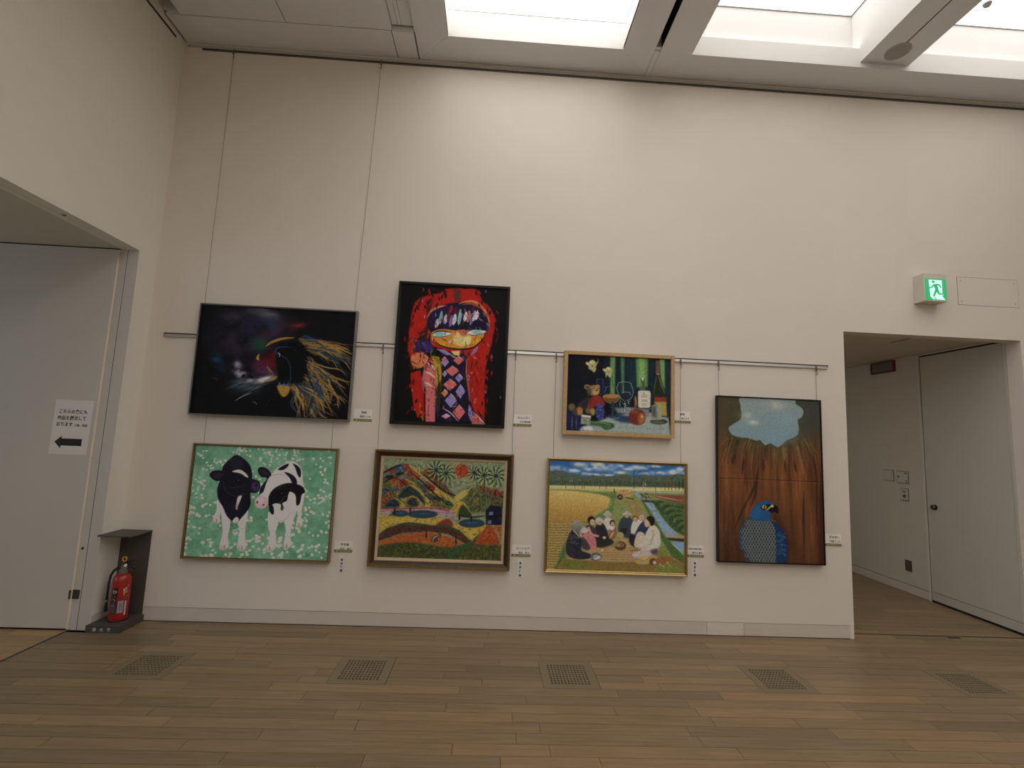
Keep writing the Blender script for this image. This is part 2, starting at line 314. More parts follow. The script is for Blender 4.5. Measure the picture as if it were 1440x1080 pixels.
# picture-hook slot covers and the dark slot between the coffers
cpanel('slot_cover', 3.8440, 3.8870, -.2690, -.007, ZC + .0004)
cpanel('slot_top', 3.840, 3.892, YB, -.265, ZC + .16, M_dark, .01)
boxes('slot_side', mat('slot_black', (.012, .012, .012), rough=.8), [(3.8415, 3.8450, YB, -.300, ZC + .006, ZC + .16), (3.8870, 3.8900, YB, -.300, ZC + .006, ZC + .16)], parent=ceiling)
box('slot_stop', M_ceil, 3.8455, 3.8865, -.300, -.272, ZC + .010, ZC + .10, parent=ceiling)
ZF, ZD, ZDD = 4.727, 5.000, 5.088
M_lum = {k: emit_mat('luminous_panel_' + k, LUM['coffer'], LUM[k]) for k in ('single', 'double', 'rear')}
M_gask = mat('gasket_grey', (.30, .31, .30), rough=.5)
LIGHTS = []
def coffer(ox0, ox1, oy0, oy1, ix0, ix1, iy0, iy1, lights, label, lum):
    """flat mitred frame around a deep opening, fascia, upper cavity and luminous panels"""
    g = .0016
    def piece(pts): prism('coffer_frame', M_ceil, pts, 'z', ZC, ZC + T, parent=ceiling)
    piece([(ox0, oy1), (ox1, oy1), (ix1, iy1 + g), (ix0, iy1 + g)])
    piece([(ox0, oy0), (ix0, iy0 - g), (ix1, iy0 - g), (ox1, oy0)])
    piece([(ox0, oy0 + g), (ox0, oy1 - g), (ix0 - g * 0, iy1), (ix0, iy0)])
    piece([(ox1, oy0 + g), (ix1, iy0), (ix1, iy1), (ox1, oy1 - g)])
    w = .02; sb = .075
    boxes('fascia', M_fascia, [(ix0 - w, ix1 + w, iy1, iy1 + w, ZC + .001, ZF), (ix0 - w, ix1 + w, iy0 - w, iy0, ZC + .001, ZF), (ix0 - w, ix0, iy0, iy1, ZC + .001, ZF), (ix1, ix1 + w, iy0, iy1, ZC + .001, ZF)], parent=ceiling)
    if lum == 'double':
        q0, q1, r0, r1 = ix0 - sb, ix1 + sb, iy0 - sb, iy1 + sb     # upper cavity set back behind the fascia, with a ledge for the cove tubes
        boxes('cavity_wall', M_fascia, [(q0 - w, q1 + w, r1, r1 + w, ZF - .06, ZDD + .02), (q0 - w, q1 + w, r0 - w, r0, ZF - .06, ZDD + .02), (q0 - w, q0, r0, r1, ZF - .06, ZDD + .02), (q1, q1 + w, r0, r1, ZF - .06, ZDD + .02)], parent=ceiling)
        boxes('cove_ledge', M_fascia, [(q0, q1, iy1 + w, r1, ZF - .06, ZF - .045), (q0, q1, r0, iy0 - w, ZF - .06, ZF - .045), (q0, ix0 - w, iy0, iy1, ZF - .06, ZF - .045), (ix1 + w, q1, iy0, iy1, ZF - .06, ZF - .045)], parent=ceiling)
        M_cove = emit_mat('cove_tube', (1.0, .93, .93), LUM['cove'])
        tube('cove_tube', M_cove, [(ix0, iy1 + .046, ZF - .026), (BX0 - .03, iy1 + .046, ZF - .026)], .012, 8, parent=ceiling)
        tube('cove_tube', M_cove, [(BX1 + .03, iy1 + .046, ZF - .026), (ix1, iy1 + .046, ZF - .026)], .012, 8, parent=ceiling)
    else:
        sb = w
        boxes('cavity_wall', M_fascia, [(ix0 - 2 * w, ix1 + 2 * w, iy1 + w, iy1 + 2 * w, ZF - .02, ZD + .02), (ix0 - 2 * w, ix1 + 2 * w, iy0 - 2 * w, iy0 - w, ZF - .02, ZD + .02), (ix0 - 2 * w, ix0 - w, iy0 - w, iy1 + w, ZF - .02, ZD + .02), (ix1 + w, ix1 + 2 * w, iy0 - w, iy1 + w, ZF - .02, ZD + .02)], parent=ceiling)
    for (a, b), lab in zip(lights, label):
        zd = {'single': ZF + .085, 'double': ZDD, 'rear': ZD}[lum]
        r = empty('ceiling_light', ((a + b) / 2, (iy0 + iy1) / 2, zd)); tag(r, lab, 'ceiling light')
        hx, hy = (b - a) / 2, (iy1 - iy0) / 2 + (sb if lum == 'double' else w * .9); e = .0015 if lum == 'single' else .010; mg = M_fascia if lum == 'single' else M_gask
        box('luminous_panel', M_lum[lum], -hx + e, hx - e, -hy + e, hy - e, 0, .012, parent=r)
        boxes('gasket', mg, [(-hx, hx, hy - e, hy, -.004, .014), (-hx, hx, -hy, -hy + e, -.004, .014), (-hx, -hx + e, -hy + e, hy - e, -.004, .014), (hx - e, hx, -hy + e, hy - e, -.004, .014)], parent=r)
        LIGHTS.append(r)
BX0, BX1, BZ = 5.556, 5.965, 4.606
C2R = 7.372
for k, (ya, yb) in enumerate([(-.007, -3.98), (-3.984, YB)]):
    i1, i0 = ya - .256, yb + .256
    where = ['over the pictures', 'in the rear hall'][k]
    coffer(1.9285, 3.8405, yb, ya, 2.1855, 3.5915, i0, i1, [(2.168, 3.609)], ['bright luminous panel in the single coffer ' + where], 'rear' if k else 'single')
    coffer(3.8905, XR - 1.205, yb, ya, 4.149, C2R, i0, i1, [(4.132, BX0 - .001), (BX1 + .001, C2R + .018)] if k else [(4.0745, BX0 - .0005), (BX1 + .0005, C2R + .0745)], ['luminous panel between ceiling beam and dark slot ' + where, 'luminous panel on the far side of the ceiling beam ' + where], 'rear' if k else 'double')
    box('beam', M_fascia, BX0, BX1, i0, i1 - .0005, BZ, (ZD if k else ZDD) - .002, parent=ceiling, bevel=.001)
    if not k: box('beam_end', M_fascia, BX0, BX1, i1 - .0005, i1 + .0745, ZF + .0005, ZDD - .002, parent=ceiling)
    box('beam_underside', M_ceil, BX0 + .0002, BX1 - .0002, i0, i1 - .0006, BZ - .0008, BZ + .002, parent=ceiling)
coffer(.132, 1.741, YB, -3.984, .236, 1.640, YB + .256, -4.24, [(.218, 1.658)], ['luminous panel beside the side wall in the rear hall'], 'rear')  # unseen coffer added to brighten the left side of the hall
box('cable_slot', mat('cable_slot', (.10, .085, .06), rough=.7), 5.752, 5.762, -3.6, -.56, BZ - .0016, BZ - .0006, parent=ceiling)
box('slot_filler', mat('old_tape', (.42, .33, .21), rough=.7, var=.1, scale=30), 5.748, 5.766, -.56, -.435, BZ - .0018, BZ - .0006, parent=ceiling)

# fill lamp added to brighten the corridor, out of the hall's sight
cl = empty('ceiling_light', (4.75, 1.6, CZ)); tag(cl, 'flat square lamp on the corridor ceiling round the corner', 'ceiling light')
box('diffuser', emit_mat('corridor_lamp', (1.0, .95, .88), LUM['corridor']), -.25, .25, -.5, .5, -.03, -.008, parent=cl)
box('lamp_rim', M_fascia, -.27, .27, -.52, .52, -.010, .0, parent=cl)

# ---- floor: oak boards along the picture wall, five vent plates let into it
random.seed(7)
floor = box('floor', M_dark, -3.5, XR, YB, 3.7, -.06, -.016); tag(floor, kind='structure')
M_plank = wood_floor_mat('oak_boards'); M_plank_i = wood_floor_mat('oak_boards_far', island=True)
M_pass = wood_floor_mat('passage_boards', island=True, cols=[(0, (.40, .26, .125)), (.5, (.46, .30, .145)), (1, (.36, .235, .115))])  # orange tones carry the warm light falling on the passage floor
VX = [.552, 1.802, 3.045, 4.356, 5.612]; VS = .336; VY1 = -.474; VY0 = VY1 - VS
RW = VS / 4; GAP = .0011
rows = []
y = VY1
while y < 0.099: rows.append((y, min(y + RW, .0995))); y += RW
y = VY1
while y > YB: rows.append((max(y - RW, YB), y)); y -= RW
rows.sort(reverse=True)
far_bm = bmesh.new()
n_plank = 0
for y0, y1 in rows:
    xe = OX1 if y1 > 0.0 else XR
    xs = OX0 if y1 > 0.012 else -.126
    if y1 > 0 and y0 < 0:      # row under the wall line: the part in front of the wall only spans to y=0 except in the opening
        spans = [(-.126, OX0, y0, -.0005), (OX0, OX1, y0, y1), (OX1, XR, y0, -.0005)]
    elif y1 > 0.012:
        spans = [(OX0, OX1, y0, y1)]
    else:
        spans = [(-.126 if y1 < LJ else 0.002, XR, y0, y1)]
    for sx0, sx1, a, b in spans:
        x = sx0 - random.uniform(0, .7)
        while x < sx1:
            ln = random.choice([.45, .6, .75, .9, .9, 1.05, 1.2])
            p0, p1 = max(x, sx0), min(x + ln, sx1)
            x += ln
            if p1 - p0 < .004: continue
            segs = [(p0, p1)]
            if b <= VY1 + 1e-4 and a >= VY0 - 1e-4:
                for vx in VX:
                    ns = []
                    for s0, s1 in segs:
                        if s1 <= vx or s0 >= vx + VS: ns.append((s0, s1)); continue
                        if s0 < vx: ns.append((s0, vx))
                        if s1 > vx + VS: ns.append((vx + VS, s1))
                    segs = ns
            for s0, s1 in segs:
                if s1 - s0 < .006: continue
                zt = random.uniform(-.0004, .0002)
                if b > -1.62 and s0 < 7.6 and a < .05:
                    box('plank', M_plank, s0 + GAP, s1 - GAP, a + GAP, b - GAP, -.014, zt, parent=floor); n_plank += 1
                else:
                    addbox(far_bm, s0 + GAP, s1 - GAP, a + GAP, b - GAP, -.014, zt)
far = finish(far_bm, 'plank_field', M_plank_i, floor); far['kind'] = 'stuff'
pb = bmesh.new(); cb = bmesh.new()
for k in range(50):                                    # passage floor, warm light painted into the board tones
    y1 = LJ - k * RW; x = -3.4 - random.uniform(0, .6)
    while x < -.139:
        ln = random.choice([.6, .9, 1.2])
        if x + ln > -3.4: addbox(pb, max(x, -3.4) + GAP, min(x + ln, -.139) - GAP, y1 - RW + GAP, y1 - GAP, -.014, -.0003)
        x += ln
for k in range(42):                                    # corridor floor
    y0 = .1125 + k * RW; x = 4.3 - random.uniform(0, .6)
    while x < CX:
        ln = random.choice([.6, .75, .9, 1.2])
        if x + ln > 4.3: addbox(cb, max(x, 4.3) + GAP, min(x + ln, CX - .001) - GAP, y0 + GAP, min(y0 + RW, 3.6) - GAP, -.014, -.0003)
        x += ln
o = finish(pb, 'passage_boards', M_pass, floor); o['kind'] = 'stuff'
o = finish(cb, 'corridor_boards', M_plank_i, floor); o['kind'] = 'stuff'

M_vent = mat('vent_wood', (.205, .158, .095), rough=.5, var=.10, scale=6, stretch=(1, 12, 1))
M_ventd = mat('vent_grille_wood', (.190, .148, .088), rough=.55, var=.1, scale=6)
def make_vent():
    r = empty('floor_vent'); w, s = .046, VS - .0016; e = .0008
    bm = bmesh.new()
    for pts in ([(e, e), (s, e), (s - w, w), (w, w)], [(s, e), (s, s), (s - w, s - w), (s - w, w)], [(s, s), (e, s), (w, s - w), (s - w, s - w)], [(e, s), (e, e), (w, w), (w, s - w)]):
        A = [bm.verts.new((p[0], p[1], .0006)) for p in pts]; B = [bm.verts.new((p[0], p[1], -.014)) for p in pts]
        bm.faces.new(A); bm.faces.new(B[::-1])
        for i in range(4): bm.faces.new((A[i], B[i], B[(i + 1) % 4], A[(i + 1) % 4]))
    finish(bm, 'vent_frame', M_vent, r)
    nx, ny = 12, 9; g0, g1 = w, s - w; bm = bmesh.new(); d = g1 - g0
    for i in range(nx + 1):
        c = g0 + d * i / nx; addbox(bm, max(g0, c - .0052), min(g1, c + .0052), g0, g1, -.012, .0002)
    for j in range(ny + 1):
        c = g0 + d * j / ny; addbox(bm, g0, g1, max(g0, c - .006), min(g1, c + .006), -.011, .0001)
    finish(bm, 'vent_grille', M_ventd, r)
    box('vent_pit', mat('vent_pit', (.016, .012, .008), rough=.9), .01, s - .01, .01, s - .01, -.0158, -.0150, parent=r)
    return r
VLAB = ['wooden floor vent plate in front of the calf painting', 'wooden floor vent plate in front of the gap between calf and mountain village paintings', 'wooden floor vent plate below the harvest picnic painting\'s near corner', 'wooden floor vent plate by the baseboard access cover', 'wooden floor vent plate before the corridor opening']
VLAB[0] = 'wooden floor vent plate nearest the fire extinguisher'; VLAB[1] = 'wooden floor vent plate in front of the mountain village painting'; VLAB[2] = 'wooden floor vent plate in front of the harvest picnic painting'
proto = make_vent()
for i, vx in enumerate(VX):
    if i == 0: v = proto
    else:
        v = proto.copy(); COL.objects.link(v)
        for ch in list(proto.children):
            c = ch.copy(); COL.objects.link(c); c.parent = v
    v.location = (vx, VY0, 0); tag(v, VLAB[i], 'vent', 'floor vents along the wall')

# ================================================================== THINGS ON THE WALL
M_alu = mat('rail_aluminium', (.56, .54, .50), rough=.42, metal=.7, var=.03, scale=12)
rl = empty('picture_rail', (0, 0, 2.10)); tag(rl, 'thin grey metal picture rail across the middle of the picture wall', 'rail')
prism('rail_body', M_alu, [(-.0006, -.0145), (-.0115, -.0145), (-.0135, -.0125), (-.0095, .0085), (-.0006, .0085)], 'x', .131, 5.378, parent=rl)
box('rail_slot', M_dark, .131, 5.378, -.0088, -.0006, .0088, .0150, parent=rl)
box('rail_lip', M_track, .131, 5.378, -.0110, -.0006, .0150, .0172, parent=rl)
box('end_cap', M_track, 5.378, 5.3815, -.0140, -.0006, .001, .0175, parent=rl)
box('end_cap', M_track, .1275, .131, -.0140, -.0006, -.0145, .0175, parent=rl)
tr = empty('picture_track', (0, 0, 4.512)); tag(tr, 'dark hook slot running along the top of the picture wall', 'track')
box('slot', M_dark, .141, XR, -.0034, -.0004, -.0085, .0055, parent=tr)
box('lip', M_track, .141, XR, -.0085, -.0004, -.0130, -.0088, parent=tr)
tag(box('trim_6', mat('top_bead', (.50, .48, .42), rough=.6), .02, XR, -.0045, -.0004, 4.522, 4.545), kind='structure')

M_hook = mat('hook_metal', (.17, .155, .135), rough=.45, metal=.6)
M_cord = mat('steel_cord', (.20, .19, .175), rough=.5, metal=.5)
def wire(x, ztop, zbot, label, dx=0.0, hook=True):
    r = empty('hanging_wire', (x, -.0125, ztop)); tag(r, label, 'wire', 'picture wires')
    n = 7; L = ztop - zbot
    pts = [(dx * k / n + .0012 * math.sin(k * 2.1), .0045 * min(1, k / 2), -.018 - (L - .018) * k / n) for k in range(n + 1)]
    tube('cord', M_cord, pts, .0012, 6, parent=r)
    if hook:
        bm = bmesh.new(); addbox(bm, -.006, .006, -.006, -.0015, -.030, .010); addbox(bm, -.006, .006, -.006, .0036, .009, .012)
        finish(bm, 'hook_plate', M_hook, r, bevel=.0008)
        tube('hook', M_hook, [(0, -.005, -.026), (.004, -.008, -.040), (.005, -.006, -.055), (0, -.001, -.062), (-.005, .000, -.054)], .0026, 6, parent=r)
    return r
wire(.403, 4.503, 2.30, 'long wire from the top slot down to the left edge of the lion painting')
wire(1.612, 4.503, 2.30, 'long wire from the top slot down to the right edge of the lion painting', dx=-.058)
wire(.515, 2.093, 1.24, 'wire showing between lion and calf paintings, over the black calf', hook=False)
wire(1.463, 2.093, 1.24, 'wire showing between lion and calf paintings, towards the caption cards', hook=False)
wire(1.800, 2.093, 1.24, 'wire hooked on the rail between lion and red portrait paintings', dx=.016)
wire(2.838, 2.093, 1.24, 'wire hooked on the rail just beside the red portrait painting', dx=.006)
wire(3.162, 2.093, 1.23, 'wire hooked on the rail just beside the still life\'s teddy bear side', dx=.003)
wire(4.164, 2.093, 1.23, 'wire hooked on the rail just beside the still life\'s wine bottle side', dx=.006)
wire(4.474, 2.093, 1.77, 'wire holding the hawk painting, on the side of its blue sky hole', dx=.008)
wire(5.282, 2.093, 1.77, 'wire holding the hawk painting, on the side of the corridor', dx=.001)

# ---- caption cards
M_green = mat('caption_green', (.20, .21, .055), rough=.6, var=.05, scale=60)
M_pale = mat('caption_pale', (.62, .62, .45), rough=.7)
def card(x0, x1, z0, z1, title, author, label, tx):
    w, h = x1 - x0, z1 - z0
    r = empty('caption_card', (x0, -.001, z0)); tag(r, label, 'card', 'caption cards')
    c_ = box('card', M_white, 0, w, -.0016, 0, .0, h, parent=r)
    g_ = box('green_band', M_green, -.0005, w + .0005, -.0022, -.0005, 0, .0185, parent=r)
    ts = min(.0205, .82 * w / len(title)); text('title', title, M_ink, ts, (tx * w, -.0019, h - .032), c_, bold=.012)
    text('author', author, M_ink, .0170, (w * .95, -.0019, h - .0625), c_, align='RIGHT', bold=.012)
    text('band_lettering', '第九回美術会展示作品', M_pale, .0098, (w * .30, -.0025, .0055), g_)
    box('band_mark', M_pale, w * .12, w * .22, -.0025, -.002, .006, .013, parent=g_)
card(1.612, 1.750, 1.502, 1.594, '咆哮', '栗原いづみ', 'white caption card with green band beside the lion painting', .40)
card(2.843, 2.985, 1.517, 1.607, 'ゆんよ日く', '乃木原知穂', 'white caption card with green band beside the red portrait painting', .22)
card(4.118, 4.250, 1.597, 1.690, '静物', '三浦ふたえ', 'white caption card with green band beside the still life', .34)
card(1.545, 1.679, .523, .604, '仲良連', '和田　靖子', 'white caption card with green band beside the calf painting', .34)
card(2.870, 3.014, .533, .618, 'ユートピア', '西谷　早大', 'white caption card with green band beside the mountain village painting', .24)
card(4.221, 4.354, .571, .659, '昭和の田園の憩い', '菅生久美子', 'white caption card with green band beside the harvest picnic painting', .10)
card(5.322, 5.452, .690, .781, '鷹の目へ', '早瀬としみ', 'white caption card with green band beside the hawk painting', .26)
def strip(x0, x1, z0, z1, label):
    r = empty('award_strip', (x0, -.001, z0)); tag(r, label, 'card', 'award strips')
    w, h = x1 - x0, z1 - z0
    s_ = box('strip_card', mat('strip_paper', (.83, .79, .76), rough=.7), 0, w, -.0035, 0, 0, h, parent=r)
    for k, ch in enumerate('会友推挙'):
        text('character', ch, M_ink, .0200, (w * .5, -.0040, h - .034 - k * h * .225), s_, align='CENTER', bold=.03)
strip(1.592, 1.626, .380, .497, 'narrow white strip with four characters under the calf painting\'s card')
strip(2.919, 2.963, .379, .513, 'narrow white strip with four characters under the mountain village painting\'s card')
strip(4.262, 4.305, .422, .553, 'narrow white strip with four characters under the harvest picnic painting\'s card')

# ---- notice sheet on the sliding door
nt_ = empty('notice_sheet', (-.4225, LJ - .0150, 1.1775)); tag(nt_, 'white paper notice with a black arrow taped to the sliding door', 'notice')
sh_ = box('sheet', mat('notice_paper', (.78, .745, .70), rough=.6, var=.012, scale=14), 0, .260, -.0008, 0, 0, .382, parent=nt_)
for k, (s, sx) in enumerate((('こちらの奥にも', .0), ('作品を展示して', .0), ('おります', .0))):
    text('lettering', s, M_ink, .0315, (.030 - .003 * k, -.0012, .288 - .045 * k), sh_, sx=.90, bold=.022)
text('lettering', '小室、別室', M_ink, .0180, (.148, -.0012, .198), sh_, bold=.02)
prism('arrow', M_ink, [(.030, .086), (.075, .128), (.075, .110), (.215, .110), (.215, .060), (.075, .060), (.075, .040)], 'y', -.0014, -.0009, parent=sh_)

# ---- exit sign, wall hatch
ex = empty('exit_sign', (6.150, 0, 2.676)); tag(ex, 'lit green emergency exit sign box above the corridor opening', 'exit sign')
M_exb = mat('sign_box_cream', (.70, .645, .56), rough=.5, var=.01)
box('housing', M_exb, 0, .196, -.100, -.0005, 0, .232, parent=ex, bevel=.003)
M_exg = emit_mat('exit_green', (.020, .40, .135), 1.0, .02); M_exw = emit_mat('exit_white', (.62, 1.0, .86), 1.0, .05)
# face 0.176 wide, on the front of the housing; u,v measured on the lit face
fx, fz, fw, fh = .008, .010, .178, .178
def FP(u, v): return (fx + u * fw, fz + (1 - v) * fh)
gf = box('green_face', M_exg, fx, fx + fw, -.1022, -.0995, fz, fz + fh, parent=ex)
prism('white_doorway', M_exw, [FP(*p) for p in ((.17, .06), (.80, .06), (.80, .66), (.86, .74), (.80, .78), (.82, .86), (.93, .985), (.36, .985), (.22, .86))], 'y', -.1028, -.1020, parent=gf)
def limb(name, pts, w):
    bm = bmesh.new(); P3 = [Vector((FP(*p)[0], -.1030, FP(*p)[1])) for p in pts]
    L_, R_ = [], []
    for i, p in enumerate(P3):
        t = (P3[min(i + 1, len(P3) - 1)] - P3[max(i - 1, 0)]).normalized(); nn = Vector((-t.z, 0, t.x))
        ww = w[i] if isinstance(w, list) else w
        L_.append(p + nn * ww); R_.append(p - nn * ww)
    for i in range(len(P3) - 1):
        q = [L_[i], L_[i + 1], R_[i + 1], R_[i]]
        A = [bm.verts.new(v) for v in q]; B = [bm.verts.new(v + Vector((0, -.0006, 0))) for v in q]
        bm.faces.new(A); bm.faces.new(B[::-1])
        for k in range(4): bm.faces.new((A[k], A[(k + 1) % 4], B[(k + 1) % 4], B[k]))
    return finish(bm, name, M_exg, gf)
prism('figure_head', M_exg, [FP(.385 + .068 * math.cos(t * math.pi / 8), .155 + .060 * math.sin(t * math.pi / 8)) for t in range(16)], 'y', -.1036, -.1028, parent=gf)
limb('figure_torso', [(.46, .30), (.52, .42), (.55, .54)], [.0135, .0145, .0105])
limb('figure_arm', [(.50, .29), (.38, .32), (.29, .43), (.19, .44)], [.007, .0065, .005, .0045])
limb('figure_arm', [(.50, .28), (.64, .28), (.70, .34), (.74, .43)], [.007, .0065, .0055, .0045])
limb('figure_leg', [(.54, .50), (.60, .64), (.62, .71), (.83, .72)], [.0105, .009, .0075, .005])
limb('figure_leg', [(.53, .50), (.44, .68), (.37, .85)], [.0105, .008, .006])
limb('figure_shadow', [(.40, .90), (.50, .975)], .004)
lathe('screw', M_steel, [(0, .0016), (.003, .001), (.0034, 0)], 10, (.135, -.1000, .222), 'y', parent=ex)
hh = empty('wall_hatch', (6.538, 0, 2.692)); tag(hh, 'plain screwed access hatch in the wall beside the exit sign', 'hatch')
box('hatch_joint', M_dark, -.0022, .5342, -.0006, .0, -.0022, .2402, parent=hh)
box('hatch_plate', M_wall, 0, .532, -.0014, 0, 0, .238, parent=hh)
for sx, sz in ((.03, .03), (.03, .208), (.502, .03), (.502, .208)):
    lathe('screw', mat('screw_paint', (.5, .46, .40), rough=.5), [(0, .0014), (.006, .001), (.007, 0)], 10, (sx, -.0014, sz), 'y', parent=hh)

# ---- corridor fittings
il = empty('indicator_box', (CX, 1.240, 2.322)); tag(il, 'dark grey indicator panel in a red frame high on the corridor wall', 'indicator')
M_red = mat('indicator_red', (.16, .030, .022), rough=.5)
boxes('red_frame', M_red, [(-.028, 0, 0, .316, 0, .016), (-.028, 0, 0, .316, .110, .124), (-.028, 0, 0, .018, .016, .110), (-.028, 0, .298, .316, .016, .110)], parent=il, bevel=.001)
box('panel', mat('indicator_grey', (.17, .165, .165), rough=.35), -.020, 0, .018, .298, .016, .110, parent=il)
M_plate = mat('plate_grey', (.60, .57, .51), rough=.4, var=.01); M_plated = mat('plate_shadow', (.20, .19, .17), rough=.5)  # second, darker grey is for plate rims, notches and slots
def plate(y0, y1, z0, z1, name, label, kind):
    r = empty(name, (CX, y0, z0)); tag(r, label, 'wall plate'); w, h = y1 - y0, z1 - z0
    box('plate_rim', M_plated, -.006, 0, 0, w, 0, h, parent=r, bevel=.0015)
    box('plate', M_plate, -.010, -.002, .007, w - .007, .007, h - .007, parent=r, bevel=.002)
    if kind == 'switch':
        box('rocker', M_plate, -.013, -.009, w * .2, w * .8, h * .2, h * .8, parent=r, bevel=.0015)
    elif kind == 'key':
        lathe('key_lock', M_dark, [(.008, 0), (.008, .004), (0, .004)], 12, (-.0095, w * .80, h * .52), 'x', parent=r)
        box('finger_notch', M_plated, -.0106, -.0095, w * .10, w * .28, h * .78, h * .9, parent=r)
        box('finger_notch', M_plated, -.0106, -.0095, w * .10, w * .2, h * .1, h * .28, parent=r)
    elif kind == 'socket':
        box('socket_slot', M_plated, -.0106, -.0095, w * .32, w * .68, h * .66, h * .80, parent=r)
        lathe('knob', mat('dial_dark', (.12, .11, .09), rough=.4), [(.017, 0), (.016, .008), (.006, .009), (.005, .014), (0, .014)], 16, (-.0095, w * .45, h * .38), 'x', parent=r)
    return r
plate(1.326, 1.460, 1.127, 1.246, 'light_switch', 'blank grey switch plate on the corridor wall, farther from the door', 'switch')
plate(1.145, 1.290, 1.114, 1.246, 'key_switch', 'grey key-lock switch plate on the corridor wall, closer to the door', 'key')
plate(1.153, 1.253, .937, 1.065, 'dimmer_switch', 'small pale plate with dark dial under the key switch', 'socket')
ou = empty('floor_outlet', (CX, 1.161, .222)); tag(ou, 'dark brown outlet plate low on the corridor wall', 'wall plate')
box('outlet_plate', mat('outlet_brown', (.075, .062, .050), rough=.45), -.008, 0, 0, .073, 0, .109, parent=ou, bevel=.002)
box('outlet_face', mat('outlet_face', (.10, .085, .068), rough=.5), -.010, -.004, .015, .058, .02, .089, parent=ou, bevel=.001)
fb = empty('floor_bolt', (6.35, .062, .0)); tag(fb, 'small dark floor bolt socket at the corridor threshold', 'bolt')
box('bolt_plate', M_ink, 0, .10, 0, .022, -.001, .0015, parent=fb)

# ---- ceiling speaker and sensor
cs = empty('ceiling_speaker', (5.762, -.390, BZ - .0008)); tag(cs, 'round grey speaker disc on the underside of the ceiling beam', 'speaker')
lathe('speaker_rim', mat('speaker_rim', (.50, .47, .42), rough=.5), [(.088, 0), (.088, -.004), (.083, -.006), (.080, -.004)], 40, parent=cs)
lathe('speaker_grille', mat('speaker_grille', (.40, .40, .36), rough=.7, bump=.3, bscale=600), [(0, -.006), (.05, -.0055), (.080, -.004), (.081, 0)], 40, parent=cs)
sn = lathe('ceiling_sensor', mat('sensor_grey', (.12, .12, .11), rough=.5), [(0, -.022), (.022, -.020), (.028, -.006), (.03, 0)], 20, (6.535, -.394, ZDD)); tag(sn, 'small dark sensor dot on the luminous panel beyond the beam', 'sensor')

# ---- fire extinguisher in its stand
st = empty('extinguisher_stand', (.004, -.004, 0)); tag(st, 'dark grey corner stand with top shelf holding the fire extinguisher', 'stand')
box('tray', M_stand, 0, .226, -.222, 0, .0002, .046, parent=st, bevel=.0015)
box('back_panel', M_stand, 0, .212, -.0045, 0, .046, .628, parent=st)
box('shelf', M_stand, -.003, .214, -.222, 0, .628, .638, parent=st, bevel=.001)
for k, ch in enumerate('消火器'):
    text('character', ch, mat('letter_white', (.60, .57, .50), rough=.6), .024, (.058 + .048 * k, -.2228, .013), st, align='CENTER', bold=.03)
fe = empty('fire_extinguisher', (.126, -.113, .0462)); fe.scale = (.87, .87, 1.0); tag(fe, 'red fire extinguisher with black hose standing in the corner stand', 'extinguisher')
M_fred = mat('extinguisher_red', (.36, .012, .012), rough=.3, var=.03, coat=.4)
M_rub = mat('black_rubber', (.014, .014, .014), rough=.45)
lathe('cylinder', M_fred, [(0, .0), (.058, .0), (.0625, .004), (.0645, .012), (.0645, .262), (.062, .282), (.054, .299), (.040, .311), (.026, .316)], 48, parent=fe)
lathe('base_ring', M_rub, [(.060, 0), (.0665, 0), (.0665, .010), (.062, .010)], 48, parent=fe)
lathe('valve_collar', mat('valve_grey', (.22, .22, .21), rough=.35, metal=.6), [(.026, .312), (.030, .316), (.030, .336), (.024, .340), (.022, .366), (.016, .372), (0, .373)], 24, parent=fe)
bm = bmesh.new(); addtube(bm, [(-.004, -.002, .372), (.026, -.006, .392), (.070, -.010, .402), (.108, -.014, .412)], [.009, .008, .007, .005], 8)
finish(bm, 'squeeze_lever', M_rub, fe, smooth=True)
bm = bmesh.new(); addtube(bm, [(.006, -.002, .366), (.034, -.006, .370), (.068, -.010, .366), (.098, -.013, .350)], [.010, .0105, .010, .007], 8)
finish(bm, 'carry_handle', M_rub, fe, smooth=True)
bm = bmesh.new()
addtube(bm, [(.012 + .0155 * math.cos(t * math.pi / 8), -.022, .415 + .0155 * math.sin(t * math.pi / 8)) for t in range(17)], .0048, 8, cap=False)
addtube(bm, [(.006, -.020, .398), (-.002, -.014, .384)], .003, 6)
finish(bm, 'pull_ring', mat('ring_yellow', (.55, .34, .02), rough=.4), fe, smooth=True)['label'] = 'yellow safety pull ring'
lathe('pressure_gauge', M_white, [(.011, 0), (.011, .008), (0, .010)], 16, (.026, -.020, .372), 'y', parent=fe)
hp = [(-.016, -.004, .354), (-.040, -.010, .352), (-.062, -.018, .334), (-.078, -.024, .302), (-.084, -.026, .250), (-.085, -.026, .190), (-.084, -.026, .130)]
tube('hose', M_rub, hp, .0085, 10, parent=fe)
lathe('nozzle', M_rub, [(.010, .060), (.0125, .064), (.0125, .100), (.0095, .105), (.0095, .135), (.0115, .138), (.0115, .146), (0, .147)], 14, (-.084, -.026, 0), parent=fe)
lathe('nozzle_band', M_steel, [(.0118, .126), (.0125, .128), (.0125, .136), (.0118, .138)], 14, (-.084, -.026, 0), parent=fe)
def wrap(name, m, a0, a1, z0, z1, r=.0650, par=fe, n=10):
    """label wrapped round the cylinder; angle 0 faces the room (-y), positive towards +x"""
    bm = bmesh.new(); V = []
    for i in range(n + 1):
        a = math.radians(a0 + (a1 - a0) * i / n); V.append((bm.verts.new((r * math.sin(a), -r * math.cos(a), z0)), bm.verts.new((r * math.sin(a), -r * math.cos(a), z1))))
    for a, b in zip(V, V[1:]): bm.faces.new((a[0], b[0], b[1], a[1]))
    return finish(bm, name, m, par, smooth=True)
